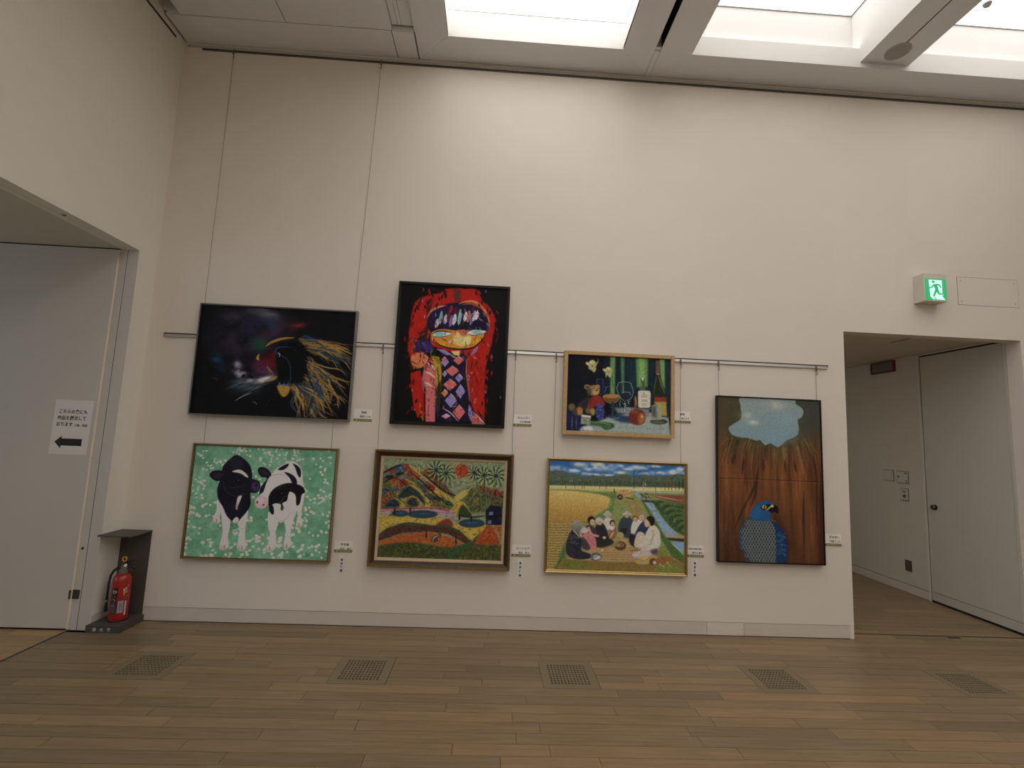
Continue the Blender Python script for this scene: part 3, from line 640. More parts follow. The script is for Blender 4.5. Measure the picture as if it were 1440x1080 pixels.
M_lab = mat('label_black', (.016, .015, .016), rough=.4); M_labw = mat('label_white', (.58, .56, .52), rough=.5); M_laby = mat('label_yellow', (.55, .36, .06), rough=.5); M_labg = mat('label_grey', (.34, .36, .37), rough=.5); M_labv = mat('label_violet', (.10, .06, .18), rough=.5); M_labd = mat('label_slate', (.07, .075, .08), rough=.5)
il_ = wrap('instruction_label', M_lab, -22, 18, .055, .228)
for a0, a1, z0, z1 in ((-14, -9, .197, .215), (-8, 2, .190, .197), (3, 12, .198, .208), (-6, -1, .205, .212), (0, 5, .165, .169), (-10, 2, .150, .153), (4, 8, .138, .150), (-2, 2, .120, .130), (-16, 10, .110, .1125)):
    wrap('label_mark', M_labw, a0, a1, z0, z1, .0653, il_)
wrap('label_field', M_labd, -19, 14, .060, .106, .0652, il_)
in_ = wrap('inspection_label', M_labg, 26, 58, .060, .140)
wrap('inspection_print', mat('print_blue', (.20, .24, .30), rough=.5), 34, 50, .075, .125, .0652, in_)
wrap('seal', M_labw, 66, 76, .040, .135)
for a0, a1, z0, z1 in ((48, 58, .205, .220), (60, 68, .214, .226), (72, 78, .232, .240)): wrap('pictogram', M_labw, a0, a1, z0, z1, .0652)
for a0, a1, z0, z1 in ((50, 64, .188, .204), (66, 74, .190, .206), (50, 58, .176, .186)): wrap('pictogram', M_laby, a0, a1, z0, z1, .0652)
wrap('pictogram', M_labv, 50, 68, .152, .170, .0652)

# ================================================================== PAINTINGS
# each picture is painted in numpy onto a fine grid and carried by the canvas mesh as a colour attribute
PGAIN = np.array([1.0, 1.0, 1.0])
def catmull(pts, closed, n=5):
    P = np.array(pts, float); N = len(P); out = []
    for i in range(N if closed else N - 1):
        if closed: a, b, c, d = P[(i - 1) % N], P[i], P[(i + 1) % N], P[(i + 2) % N]
        else: a, b, c, d = P[max(i - 1, 0)], P[i], P[i + 1], P[min(i + 2, N - 1)]
        for k in range(n):
            t = k / n; out.append(.5 * (2 * b + (c - a) * t + (2 * a - 5 * b + 4 * c - d) * t * t + (3 * b - a - 3 * c + d) * t ** 3))
    if not closed: out.append(P[-1])
    return np.array(out)
class Paint:
    def __init__(s, corners, w, h, seed, cell=.0036):
        s.W, s.H = int(round(w / cell)) + 1, int(round(h / cell)) + 1
        s.rng = np.random.default_rng(seed)
        s.img = np.zeros((s.H, s.W, 3))
        src = np.array(corners, float); dst = np.array([(0, 0), (s.W - 1, 0), (s.W - 1, s.H - 1), (0, s.H - 1)], float)
        A = []; b = []
        for (x, y), (u, v) in zip(src, dst):
            A.append([x, y, 1, 0, 0, 0, -u * x, -u * y]); b.append(u)
            A.append([0, 0, 0, x, y, 1, -v * x, -v * y]); b.append(v)
        s.Hm = np.append(np.linalg.solve(np.array(A), np.array(b)), 1).reshape(3, 3)
        s.sc = .5 * ((s.W - 1) / np.hypot(*(src[1] - src[0])) + (s.H - 1) / np.hypot(*(src[3] - src[0])))
    def T(s, pts):
        P = np.atleast_2d(np.array(pts, float)); q = np.c_[P, np.ones(len(P))] @ s.Hm.T
        return q[:, :2] / q[:, 2:]
    def noise(s, fx, fy, octv=3):
        out = np.zeros((s.H, s.W)); amp = 1; tot = 0
        for _ in range(octv):
            nx, ny = max(2, int(fx)), max(2, int(fy)); g = s.rng.random((ny + 2, nx + 2))
            X = np.linspace(0, nx, s.W); Y = np.linspace(0, ny, s.H); xi = X.astype(int); yi = Y.astype(int)
            tx = X - xi; ty = (Y - yi)[:, None]; tx = tx * tx * (3 - 2 * tx); ty = ty * ty * (3 - 2 * ty)
            a = g[yi][:, xi] * (1 - tx) + g[yi][:, xi + 1] * tx; b = g[yi + 1][:, xi] * (1 - tx) + g[yi + 1][:, xi + 1] * tx
            out += amp * (a * (1 - ty) + b * ty); tot += amp; amp *= .5; fx *= 2; fy *= 2
        return out / tot
    def fill(s, c): s.img[:] = c
    def mix(s, mask, c): s.img += mask[..., None] * (np.array(c, float) - s.img)
    def region(s, q, pad):
        x0, y0 = np.floor(q.min(0) - pad).astype(int); x1, y1 = np.ceil(q.max(0) + pad).astype(int)
        x0, y0, x1, y1 = max(x0, 0), max(y0, 0), min(x1, s.W - 1), min(y1, s.H - 1)
        if x1 < x0 or y1 < y0: return None
        Y, X = np.mgrid[y0:y1 + 1, x0:x1 + 1]
        return slice(y0, y1 + 1), slice(x0, x1 + 1), X, Y
    def put(s, ys, xs, a, c, tex=0.0, grad=None, Y=None, q=None):
        c = np.array(c, float)
        if grad is not None:
            t = np.clip((Y - q[:, 1].min()) / max(1e-6, q[:, 1].max() - q[:, 1].min()), 0, 1)[..., None]
            c = c * (1 - t) + np.array(grad, float) * t
        if tex: c = c * (1 + tex * s.rng.normal(size=a.shape)[..., None])
        v = s.img[ys, xs]; s.img[ys, xs] = v + a[..., None] * (c - v)
    def poly(s, pts, c, soft=1.0, alpha=1.0, smooth=False, tex=.03, grad=None):
        soft = soft * .6
        if smooth: pts = catmull(pts, True)
        q = s.T(pts); R = s.region(q, soft + 1)
        if R is None: return
        ys, xs, X, Y = R; ins = np.zeros(X.shape, bool); d2 = np.full(X.shape, 1e9)
        for (ax, ay), (bx, by) in zip(q, np.roll(q, -1, 0)):
            ex, ey = bx - ax, by - ay; L = ex * ex + ey * ey + 1e-9
            t = np.clip(((X - ax) * ex + (Y - ay) * ey) / L, 0, 1)
            d2 = np.minimum(d2, (X - ax - t * ex) ** 2 + (Y - ay - t * ey) ** 2)
            cond = (ay > Y) != (by > Y)
            if ey != 0: ins ^= cond & (X < ex * (Y - ay) / ey + ax)
        sd = np.sqrt(d2) * np.where(ins, -1, 1)
        s.put(ys, xs, alpha * np.clip(.5 - sd / (2 * max(soft, .5)), 0, 1), c, tex, grad, Y, q)
    def line(s, pts, w, c, alpha=1.0, taper=0, smooth=True, tex=.04, soft=.6):
        if smooth and len(pts) > 2: pts = catmull(pts, False)
        q = s.T(pts); wp = w * s.sc * .5; R = s.region(q, wp + 2)
        if R is None: return
        ys, xs, X, Y = R; best = np.full(X.shape, 1e9); n = len(q) - 1
        for i in range(n):
            (ax, ay), (bx, by) = q[i], q[i + 1]; ex, ey = bx - ax, by - ay; L = ex * ex + ey * ey + 1e-9
            t = np.clip(((X - ax) * ex + (Y - ay) * ey) / L, 0, 1)
            d = np.sqrt((X - ax - t * ex) ** 2 + (Y - ay - t * ey) ** 2)
            u = (i + t) / n; k = 1.0
            if taper == 1: k = 1 - .85 * u
            elif taper == 2: k = .2 + .8 * np.sin(np.pi * np.clip(u, 0, 1))
            best = np.minimum(best, d - wp * k)
        s.put(ys, xs, alpha * np.clip(.5 - best / (2 * soft), 0, 1), c, tex)
    def ell(s, cx, cy, rx, ry, c, rot=0, **k):
        a = np.linspace(0, 2 * np.pi, 20, endpoint=False); r = math.radians(rot)
        s.poly([(cx + rx * math.cos(t) * math.cos(r) - ry * math.sin(t) * math.sin(r), cy + rx * math.cos(t) * math.sin(r) + ry * math.sin(t) * math.cos(r)) for t in a], c, **k)
    def blob(s, cx, cy, rx, ry, c, alpha=1.0, rot=0, nz=.8, fr=10):
        q = s.T([(cx, cy)])[0]; Y, X = np.mgrid[0:s.H, 0:s.W]; r = math.radians(rot); dx, dy = (X - q[0]) / s.sc, (Y - q[1]) / s.sc
        u = (dx * math.cos(r) + dy * math.sin(r)) / rx; v = (-dx * math.sin(r) + dy * math.cos(r)) / ry
        n = s.noise(fr, fr, 4); a = alpha * np.exp(-(u * u + v * v)) * np.clip(1 + nz * (n - .5) * 5, 0, 2)
        s.mix(np.clip(a, 0, 1), c)
    def strokes(s, n, box, cols, ln, w, ang, alpha=.8, jit=.3):
        x0, y0, x1, y1 = box
        for _ in range(n):
            x, y = s.rng.uniform(x0, x1), s.rng.uniform(y0, y1); a = (ang(x, y) if callable(ang) else ang) + s.rng.normal() * jit
            l = ln * s.rng.uniform(.6, 1.4); c = cols[s.rng.integers(len(cols))]
            s.line([(x - math.cos(a) * l / 2, y - math.sin(a) * l / 2), (x + math.cos(a) * l / 2, y + math.sin(a) * l / 2)], w * s.rng.uniform(.7, 1.3), c, alpha, 2, False)
    def mesh(s, name, w, h, gain):
        tx = 1 + .09 * (s.noise(s.W / 3, s.H / 3, 2) - .5) + .025 * s.rng.normal(size=s.img.shape[:2])      # broken brush texture
        img = np.clip(s.img * tx[..., None], 0, 255) / 255
        img = np.clip(1.04 * img ** 1.1, 0, 1)
        lin = np.where(img <= .04045, img / 12.92, ((img + .055) / 1.055) ** 2.4) * np.array(gain)
        lin = np.clip(lin, .002, .9)
        X, Z = np.meshgrid(np.linspace(0, w, s.W), np.linspace(h, 0, s.H))
        co = np.c_[X.ravel(), np.zeros(X.size), Z.ravel()].astype(np.float32)
        idx = np.arange(s.W * s.H).reshape(s.H, s.W)
        f = np.stack([idx[1:, :-1], idx[1:, 1:], idx[:-1, 1:], idx[:-1, :-1]], -1).reshape(-1, 4).astype(np.int32)
        me = bpy.data.meshes.new(name); me.vertices.add(len(co)); me.vertices.foreach_set('co', co.ravel())
        me.loops.add(f.size); me.loops.foreach_set('vertex_index', f.ravel()); me.polygons.add(len(f))
        me.polygons.foreach_set('loop_start', np.arange(0, f.size, 4, dtype=np.int32))
        me.update(calc_edges=True)
        at = me.color_attributes.new('paint', 'FLOAT_COLOR', 'POINT')
        at.data.foreach_set('color', np.c_[lin.reshape(-1, 3), np.ones(lin.size // 3)].astype(np.float32).ravel())
        return me
def paint_mat(name, rough, bump, spec=.3):
    m = bpy.data.materials.new(name); m.use_nodes = True; nt = m.node_tree; N = nt.nodes; L = nt.links; b = N['Principled BSDF']
    b.inputs['Roughness'].default_value = rough; b.inputs['Specular IOR Level'].default_value = spec
    a = N.new('ShaderNodeAttribute'); a.attribute_name = 'paint'; L.new(a.outputs['Color'], b.inputs['Base Color'])
    tc = N.new('ShaderNodeTexCoord'); no = N.new('ShaderNodeTexNoise'); no.inputs['Scale'].default_value = 140; no.inputs['Detail'].default_value = 3
    L.new(tc.outputs['Object'], no.inputs['Vector']); bp = N.new('ShaderNodeBump'); bp.inputs['Strength'].default_value = bump; bp.inputs['Distance'].default_value = .003
    L.new(no.outputs['Fac'], bp.inputs['Height']); L.new(bp.outputs[0], b.inputs['Normal']); return m
M_oil = paint_mat('oil_paint', .6, .15, .15); M_acr = paint_mat('matt_paint', .7, .08, .2)

def painting(x0, x1, z0, z1, fw, prof, mats, label, painter, corners, seed, gain, sat, group=None, butt=False, depth=.034, lift=0.0, canvas_back=.012, omat=None):
    """frame of four rails (profile = (t, height, material) from outside in) round a painted canvas; back of the frame on the wall"""
    w, h = x1 - x0, z1 - z0
    r = empty('framed_painting', (x0, -.0145, z0)); tag(r, label, 'painting', group)
    n = len(prof)
    for side in range(4):
        bm = bmesh.new(); ring = [[], []]
        for t, hh, mi in prof:
            if butt:   # uprights run full height, cross rails sit between them
                P = {0: ((fw, t), (w - fw, t)), 2: ((w - fw, h - t), (fw, h - t)), 1: ((w - t, 0), (w - t, h)), 3: ((t, h), (t, 0))}[side]
            else:
                P = {0: ((t, t), (w - t, t)), 1: ((w - t, t), (w - t, h - t)), 2: ((w - t, h - t), (t, h - t)), 3: ((t, h - t), (t, t))}[side]
            for k in (0, 1): ring[k].append(bm.verts.new((P[k][0], -hh, P[k][1])))
        for i in range(n):
            j = (i + 1) % n
            bm.faces.new((ring[0][i], ring[1][i], ring[1][j], ring[0][j])).material_index = prof[i][2]
        if butt:
            bm.faces.new(ring[0]); bm.faces.new(ring[1][::-1])
        finish(bm, 'frame_rail', mats, r)
    cw, chh = w - 2 * fw, h - 2 * fw
    p = Paint(corners, cw, chh, seed); painter(p)
    lu = p.img @ np.array([.3, .59, .11]); p.img = lu[..., None] + sat * (p.img - lu[..., None])
    me = p.mesh('canvas', cw, chh, gain); o = link('canvas', me, r, omat or M_oil); o.location = (fw, -(depth - canvas_back), fw)
    box('backing_board', M_dark, fw * .5, w - fw * .5, -(depth - canvas_back) + .002, -.001, fw * .5, h - fw * .5, parent=r)
    return r

# ---- 1 roaring lion in a nebula
def P_lion(p):
    p.fill((15, 15, 17)); n = p.noise(14, 10, 4)
    p.img *= (0.85 + .5 * n)[..., None]
    B = p.blob
    B(560, 230, 240, 130, (36, 34, 54), .9); B(480, 150, 90, 40, (52, 50, 62), .6); B(690, 140, 90, 40, (92, 88, 96), .7, 20); B(600, 130, 60, 30, (70, 68, 78), .6)
    B(540, 330, 150, 80, (52, 40, 58), .8); B(420, 300, 60, 90, (36, 30, 46), .7); B(700, 230, 90, 60, (44, 50, 78), .6); B(640, 330, 50, 40, (30, 74, 52), .8)
    B(380, 440, 55, 28, (28, 72, 104), .95, 55); B(430, 490, 60, 22, (24, 48, 66), .7, 40); B(800, 235, 90, 30, (120, 32, 34), .95, -22); B(890, 205, 50, 18, (120, 36, 38), .8, -10)
    B(720, 440, 60, 60, (98, 22, 26), .9); B(660, 500, 55, 36, (128, 76, 128), .9, 20); B(640, 460, 40, 40, (90, 40, 60), .7)
    B(545, 530, 70, 30, (150, 142, 152), .7, 30, 1.0, 26); B(620, 565, 100, 18, (170, 164, 172), .75, -6, 1.0, 26); B(510, 475, 22, 44, (150, 142, 156), .8, -30); B(690, 548, 60, 14, (196, 188, 190), .9, -20)
    B(560, 600, 90, 40, (50, 66, 70), .6)
    for k in range(26):
        a = p.rng.uniform(.35, .75); x, y = p.rng.uniform(480, 700), p.rng.uniform(560, 620)
        p.line([(x, y), (x - 60 * math.cos(a), y + 40 * math.sin(a))], 3, (150, 150, 156), .35, 2)
    p.line([(495, 692), (545, 660), (600, 640)], 7, (140, 146, 146), .8, 2); p.line([(560, 650), (620, 612), (700, 580)], 5, (120, 130, 130), .6, 2)
    p.line([(600, 695), (625, 705), (632, 716)], 4, (140, 140, 150), .8, 2); p.line([(355, 540), (375, 555), (380, 565)], 3, (120, 120, 130), .6, 2)
    p.line([(680, 346), (720, 318), (790, 295), (860, 290)], 18, (166, 122, 40), .9, 2); p.line([(640, 395), (630, 420), (640, 432)], 16, (170, 140, 45), .9, 2)
    p.line([(690, 470), (712, 500), (730, 515)], 10, (150, 130, 50), .8, 2); p.line([(690, 570), (735, 550), (760, 535)], 16, (158, 128, 44), .85, 2)
    p.poly([(750, 350), (800, 320), (870, 315), (930, 350), (960, 420), (955, 480), (915, 560), (860, 600), (800, 605), (765, 575), (755, 480), (745, 420)], (12, 12, 17), 3, smooth=True)
    p.poly([(760, 595), (835, 600), (830, 645), (800, 668), (775, 645)], (160, 124, 52), 3, smooth=True, tex=.12)
    p.line([(850, 352), (790, 348), (752, 358), (745, 390), (768, 408)], 5, (58, 92, 132), .9, 2); p.line([(755, 385), (770, 395), (768, 415)], 6, (170, 190, 205), .9, 2)
    p.line([(772, 402), (815, 425), (838, 470), (842, 540), (836, 592)], 4, (66, 88, 112), .8); p.line([(762, 575), (790, 590), (845, 585)], 8, (58, 104, 140), .9, 2)
    for x in (770, 800, 825): p.line([(x, 590), (x + 3, 568)], 5, (90, 140, 170), .9, 1)
    p.line([(850, 360), (880, 378)], 4, (40, 60, 90), .8, 2)
    gold = [(152, 118, 58), (136, 102, 46), (172, 136, 70), (120, 92, 48)]; teal = [(36, 56, 70), (44, 66, 84), (28, 40, 54)]
    for k in range(250):
        top = k % 5 < 2
        if top:
            a = p.rng.uniform(-1.25, -.25); x, y = 865 + 100 * math.cos(a) + p.rng.normal() * 14, 410 + 120 * math.sin(a) + p.rng.normal() * 8
            L = p.rng.uniform(120, 330); d = p.rng.uniform(-.15, .35); pts = [(x, y)]
            for j in range(1, 5):
                d += p.rng.uniform(-.05, .24); pts.append((x + L * j / 4 * math.cos(d * .7), y + L * j / 4 * math.sin(d * .7) + 9 * math.sin(j * 2 + k)))
        else:
            a = p.rng.uniform(-.55, 1.75); x, y = 855 + 112 * math.cos(a) + p.rng.normal() * 14, 480 + 115 * math.sin(a) + p.rng.normal() * 14
            L = p.rng.uniform(90, 320); d = p.rng.uniform(.2, 1.3); pts = [(x, y)]
            for j in range(1, 5):
                d += p.rng.uniform(-.05, .16); pts.append((x + L * j / 4 * math.cos(d) + 12 * math.sin(j * 2.4 + k), y + L * j / 4 * math.sin(d)))
        pts = [(min(u, 1245), min(v, 800)) for u, v in pts]
        if p.rng.random() < .62: p.line(pts, p.rng.uniform(6, 13), gold[k % 4], .85, 2)
        else: p.line(pts, p.rng.uniform(8, 20), teal[k % 3], .8, 2)
    p.line([(1115, 722), (1140, 716), (1150, 735)], 5, (140, 110, 60), .9, 2)
    for k in range(60): p.ell(p.rng.uniform(300, 760), p.rng.uniform(120, 720), 2, 2, (110, 110, 130), alpha=p.rng.uniform(.2, .7))

# ---- 2 two calves on a flower meadow
def P_calves(p):
    p.fill((98, 148, 112)); n = p.noise(9, 7, 4); n2 = p.noise(30, 22, 3)
    p.img += ((n - .5) * 46)[..., None] * np.array([1, .8, .9]); p.img += ((n2 - .5) * 30)[..., None]
    p.strokes(420, (80, 120, 1210, 990), [(70, 122, 84), (86, 140, 96), (112, 160, 120), (76, 116, 92)], 26, 4, 1.5, .5)
    pts = [(p.rng.uniform(90, 1200), p.rng.uniform(130, 985)) for _ in range(165)]
    for x, y in pts:
        for k in range(p.rng.integers(2, 5)):
            X, Y = x + p.rng.normal() * 26, y + p.rng.normal() * 20; r = p.rng.uniform(7.5, 13) * (.75 + .5 * Y / 990)
            p.ell(X, Y, r, r * .88, (176, 174, 142), alpha=.75); p.ell(X, Y - 1, r * .62, r * .55, (206, 202, 176), alpha=.9)
    W, K, S = (204, 188, 178), (23, 21, 32), (150, 128, 122)
    def leg(pts, hoof):
        p.poly(pts, W, 1.2, smooth=True, grad=(196, 170, 160))
        (hx, hy) = hoof; p.line([(hx - 22, hy - 30), (hx - 18, hy - 4), (hx + 4, hy + 4), (hx + 22, hy - 6)], 4, (110, 84, 70), .7, 2); p.line([(hx, hy - 26), (hx + 2, hy + 2)], 6, (104, 72, 56), .9, 2)
    for (x, y) in ((440, 720), (790, 720), (350, 640), (905, 660)): p.blob(x, y, 60, 40, (58, 110, 84), .6, nz=.2)
    leg([(330, 530), (362, 545), (368, 590), (350, 640), (352, 690), (325, 700), (297, 690), (302, 655), (325, 600)], (322, 690))
    leg([(362, 560), (420, 650), (418, 740), (405, 800), (412, 870), (380, 895), (345, 885), (350, 840), (368, 760), (362, 690)], (378, 885))
    leg([(478, 690), (545, 600), (550, 640), (535, 720), (530, 800), (538, 880), (505, 905), (472, 880), (482, 800), (490, 740)], (505, 892))
    p.line([(366, 748), (410, 746)], 4, S, .6, 2); p.line([(488, 740), (532, 742)], 4, S, .6, 2)
    p.poly([(372, 290), (390, 262), (430, 225), (470, 200), (520, 225), (565, 270), (583, 330), (582, 390), (570, 490), (572, 560), (548, 610), (505, 660), (470, 695), (430, 680), (395, 640), (370, 580), (340, 530), (330, 460), (345, 400)], K, 1.2, smooth=True, tex=.12)
    p.poly([(430, 240), (475, 215), (515, 245), (500, 300), (440, 300)], (34, 32, 48), 5, smooth=True)
    p.poly([(482, 505), (508, 500), (496, 535), (480, 575), (476, 602), (462, 590), (470, 545)], W, 1, smooth=True); p.poly([(440, 682), (465, 655), (486, 672), (470, 697), (445, 695)], W, 1, smooth=True)
    p.poly([(275, 345), (300, 318), (350, 312), (400, 325), (450, 318), (520, 340), (560, 368), (615, 385), (640, 405), (638, 450), (610, 480), (570, 478), (540, 490), (470, 500), (410, 480), (380, 440), (370, 390), (330, 392), (295, 375)], (25, 23, 34), 1.2, smooth=True, tex=.12)
    p.poly([(440, 322), (490, 308), (530, 330), (556, 362), (540, 362), (500, 336)], W, 1, smooth=True)
    p.ell(608, 432, 30, 34, (62, 48, 78), soft=4); p.ell(612, 425, 7, 9, (20, 16, 26)); p.ell(478, 390, 15, 12, (10, 10, 12)); p.ell(482, 386, 4, 3, (130, 130, 120)); p.line([(480, 495), (540, 482)], 4, (80, 76, 84), .7, 2)
    hl = (78, 74, 86)
    for q in ([(275, 345), (300, 318), (350, 312), (400, 325)], [(295, 376), (330, 393), (372, 392), (382, 440), (412, 482), (470, 501), (540, 490), (575, 478)], [(440, 230), (400, 262), (374, 300)], [(520, 228), (565, 272), (583, 335)], [(400, 430), (460, 440), (540, 420)], [(560, 370), (590, 400), (585, 450)]): p.line(q, 4, hl, .55, 2)
    p.poly([(300, 340), (340, 330), (372, 345), (350, 372), (310, 365)], (46, 36, 50), 3, smooth=True); p.blob(460, 600, 60, 50, (44, 42, 56), .5, nz=.3)
    leg([(905, 580), (958, 520), (945, 600), (940, 660), (950, 710), (925, 740), (900, 730), (905, 690), (915, 640)], (922, 730))
    leg([(702, 620), (770, 690), (760, 740), (750, 790), (758, 860), (735, 900), (705, 915), (683, 895), (700, 840), (712, 780), (700, 740)], (706, 900))
    leg([(822, 680), (900, 600), (885, 680), (865, 750), (862, 810), (868, 860), (838, 895), (808, 885), (815, 830), (828, 770), (820, 720)], (832, 884))
    p.line([(705, 762), (752, 760)], 4, S, .6, 2)
    p.poly([(720, 350), (760, 300), (820, 265), (870, 245), (910, 262), (945, 310), (955, 400), (966, 470), (960, 520), (930, 570), (900, 620), (850, 660), (790, 700), (740, 660), (710, 600), (690, 520), (670, 470)], W, 1.2, smooth=True, tex=.03)
    p.line([(945, 320), (948, 420), (962, 480)], 6, (170, 140, 132), .6, 2); p.line([(730, 350), (800, 352), (845, 400)], 3, (120, 100, 100), .7, 2); p.line([(745, 650), (800, 690), (890, 610)], 4, (120, 100, 96), .6, 2)
    for q in ([(770, 310), (800, 285), (848, 265), (845, 285), (810, 312)], [(880, 265), (920, 285), (940, 320), (935, 370), (915, 350), (898, 300)], [(818, 330), (860, 338), (900, 370), (910, 412), (880, 416), (855, 370)], [(708, 570), (735, 576), (741, 628), (726, 640), (706, 605)]):
        p.poly(q, K, 1, smooth=True)
    p.poly([(625, 310), (645, 290), (690, 300), (722, 340), (715, 370), (690, 420), (660, 480), (635, 495), (645, 440), (690, 375), (650, 362), (630, 335)], K, 1, smooth=True)
    p.poly([(690, 400), (720, 355), (800, 345), (832, 370), (840, 412), (780, 428), (730, 462), (705, 502), (700, 545), (688, 560), (640, 520), (640, 492), (665, 470)], W, 1, smooth=True)
    p.poly([(705, 500), (730, 460), (780, 425), (850, 408), (920, 420), (960, 445), (966, 480), (945, 495), (930, 560), (905, 572), (898, 500), (860, 472), (845, 500), (835, 540), (803, 556), (813, 590), (801, 612), (790, 600), (790, 566), (750, 558), (705, 577), (700, 540)], (20, 18, 24), 1, smooth=True, tex=.1)
    p.ell(650, 550, 49, 46, (206, 148, 148), soft=2); p.ell(640, 535, 25, 18, (222, 170, 166), soft=6); p.ell(620, 548, 6, 10, (70, 24, 26), rot=15); p.ell(665, 568, 8, 6, (70, 24, 26), rot=20)
    for q in ([(690, 400), (720, 356), (800, 346), (834, 372)], [(665, 470), (640, 492), (640, 515)], [(700, 545), (706, 500), (732, 462), (782, 427)], [(720, 350), (762, 302), (822, 266), (870, 246), (910, 263), (945, 310)]): p.line(q, 4, (96, 84, 84), .6, 2)
    p.poly([(640, 305), (680, 312), (700, 345), (660, 345)], (48, 36, 42), 3, smooth=True); p.blob(830, 620, 50, 40, (178, 156, 146), .5, nz=.3); p.blob(760, 400, 50, 40, (182, 162, 154), .4, nz=.3)
    p.ell(795, 489, 14, 11, (8, 8, 8)); p.ell(798, 485, 4, 3, (120, 110, 90)); p.line([(830, 490), (795, 540), (770, 560)], 3, (130, 110, 90), .7, 2)
    p.line([(955, 940), (975, 928), (985, 945), (1003, 930)], 4, (40, 70, 48), .9, 2); p.line([(960, 950), (1000, 946)], 3, (40, 70, 48), .8, 2)

# ---- 3 red and black palette-knife portrait
def P_portrait(p):
    p.fill((15, 13, 15)); n = p.noise(5, 7, 3); p.img *= (.8 + .4 * n)[..., None]
    R, N_, PK, LI, SA = (164, 34, 24), (27, 23, 44), (194, 104, 100), (142, 128, 168), (196, 122, 84)
    p.poly([(238, 210), (270, 180), (330, 158), (400, 148), (440, 118), (520, 112), (560, 118), (610, 112), (640, 128), (662, 190), (720, 240), (748, 290), (748, 370), (735, 450), (712, 530), (692, 620), (685, 740), (686, 850), (682, 965), (640, 930), (600, 900), (575, 800), (570, 560), (330, 480), (300, 560), (215, 560), (195, 520), (200, 420), (215, 300)], R, 3, tex=.07)
    p.poly([(215, 660), (275, 640), (292, 700), (300, 800), (305, 940), (262, 940), (235, 860), (218, 720)], R, 2, tex=.07)
    p.strokes(110, (215, 130, 745, 940), [(140, 26, 20), (182, 44, 30), (120, 20, 20)], 40, 9, 1.5, .3, .5)
    # clear the black ground again at the sides of the red
    p.poly([(310, 200), (350, 180), (330, 330), (300, 380), (240, 480), (235, 520), (310, 560), (330, 420)], (24, 18, 22), 6, alpha=.75)
    p.poly([(485, 110), (530, 130), (525, 210), (490, 200)], (66, 52, 52), 6, alpha=.8)
    p.ell(515, 335, 200, 128, N_, soft=2, tex=.2); p.ell(430, 300, 90, 70, (40, 30, 70), soft=12, alpha=.7)
    p.line([(318, 305), (345, 262), (390, 238), (440, 226)], 16, SA, .95, 2); p.line([(520, 215), (570, 200), (620, 202), (672, 240), (705, 300), (715, 350)], 17, SA, .95, 2)
    p.line([(540, 222), (600, 214), (650, 240)], 10, (150, 96, 70), .8, 2); p.line([(690, 330), (705, 370), (695, 410)], 14, (58, 60, 100), .9, 2)
    bang = [(380, 345, 30, (206, 184, 184)), (405, 310, 46, (128, 170, 164)), (435, 318, 34, (212, 200, 206)), (455, 300, 40, (110, 40, 40)), (470, 330, 40, (120, 110, 160)), (492, 318, 42, (214, 200, 208)), (525, 305, 56, (136, 178, 170)), (545, 330, 40, (30, 24, 40)), (562, 300, 34, (212, 200, 204)), (582, 300, 40, (196, 118, 92)), (600, 315, 46, (110, 110, 150)), (618, 296, 36, (204, 190, 204)), (636, 290, 34, (210, 196, 206)), (500, 260, 26, (90, 30, 40)), (610, 255, 24, (80, 30, 60)), (470, 250, 22, (150, 40, 40))]
    for x, y, h, c in bang: p.line([(x + 5, y - h), (x, y), (x - 8, y + h * .8)], 24, c, .95, 2, tex=.08)
    p.strokes(60, (360, 230, 670, 385), [(30, 24, 48), (22, 16, 30), (60, 50, 100), (110, 30, 36)], 44, 6, 1.6, .25, .85)
    p.poly([(345, 440), (352, 398), (420, 378), (500, 388), (560, 386), (640, 378), (680, 398), (672, 440), (640, 475), (590, 500), (500, 503), (420, 487), (370, 462)], (192, 132, 52), 1.5, smooth=True, tex=.06)
    p.poly([(480, 450), (505, 400), (560, 400), (600, 430), (590, 470), (540, 490), (500, 475)], (212, 178, 118), 4, smooth=True, tex=.08)
    p.poly([(540, 470), (560, 430), (600, 425), (585, 470), (560, 480)], (216, 200, 128), 2); p.poly([(505, 385), (560, 380), (575, 420), (540, 425)], (190, 104, 72), 3)
    p.poly([(380, 470), (430, 470), (470, 498), (430, 490)], (200, 160, 40), 2); p.ell(466, 460, 14, 10, (220, 160, 140)); p.poly([(600, 440), (665, 430), (640, 470), (600, 485)], (196, 136, 40), 3)
    for ex, ey, f in ((412, 411, 1), (632, 397, -1)):
        p.poly([(ex - 62, ey + 6), (ex - 30, ey - 15), (ex + 20, ey - 16), (ex + 62, ey - 6), (ex + 30, ey + 12), (ex - 20, ey + 18)], (206, 196, 190), 1.2, smooth=True)
        p.ell(ex - 14 * f if f > 0 else ex + 8, ey, 30, 15, (128, 172, 172), soft=1.5)
        p.line([(ex - 66, ey + 6), (ex - 30, ey - 17), (ex + 20, ey - 18), (ex + 66, ey - 8)], 8, (20, 18, 28), .95, 2); p.line([(ex - 60, ey + 10), (ex - 15, ey + 20), (ex + 55, ey + 6)], 4, (30, 30, 60), .9, 2)
    p.line([(355, 440), (400, 480), (480, 503), (560, 506), (620, 490), (672, 440), (690, 400)], 10, (18, 16, 20), .95, 2)
    p.line([(345, 395), (330, 440), (345, 490)], 12, (20, 16, 26), .9, 2)
    # flower, arm, body
    p.strokes(30, (225, 400, 350, 560), [(18, 14, 20), (40, 30, 40), (150, 90, 50)], 40, 8, .8, .8, .8)
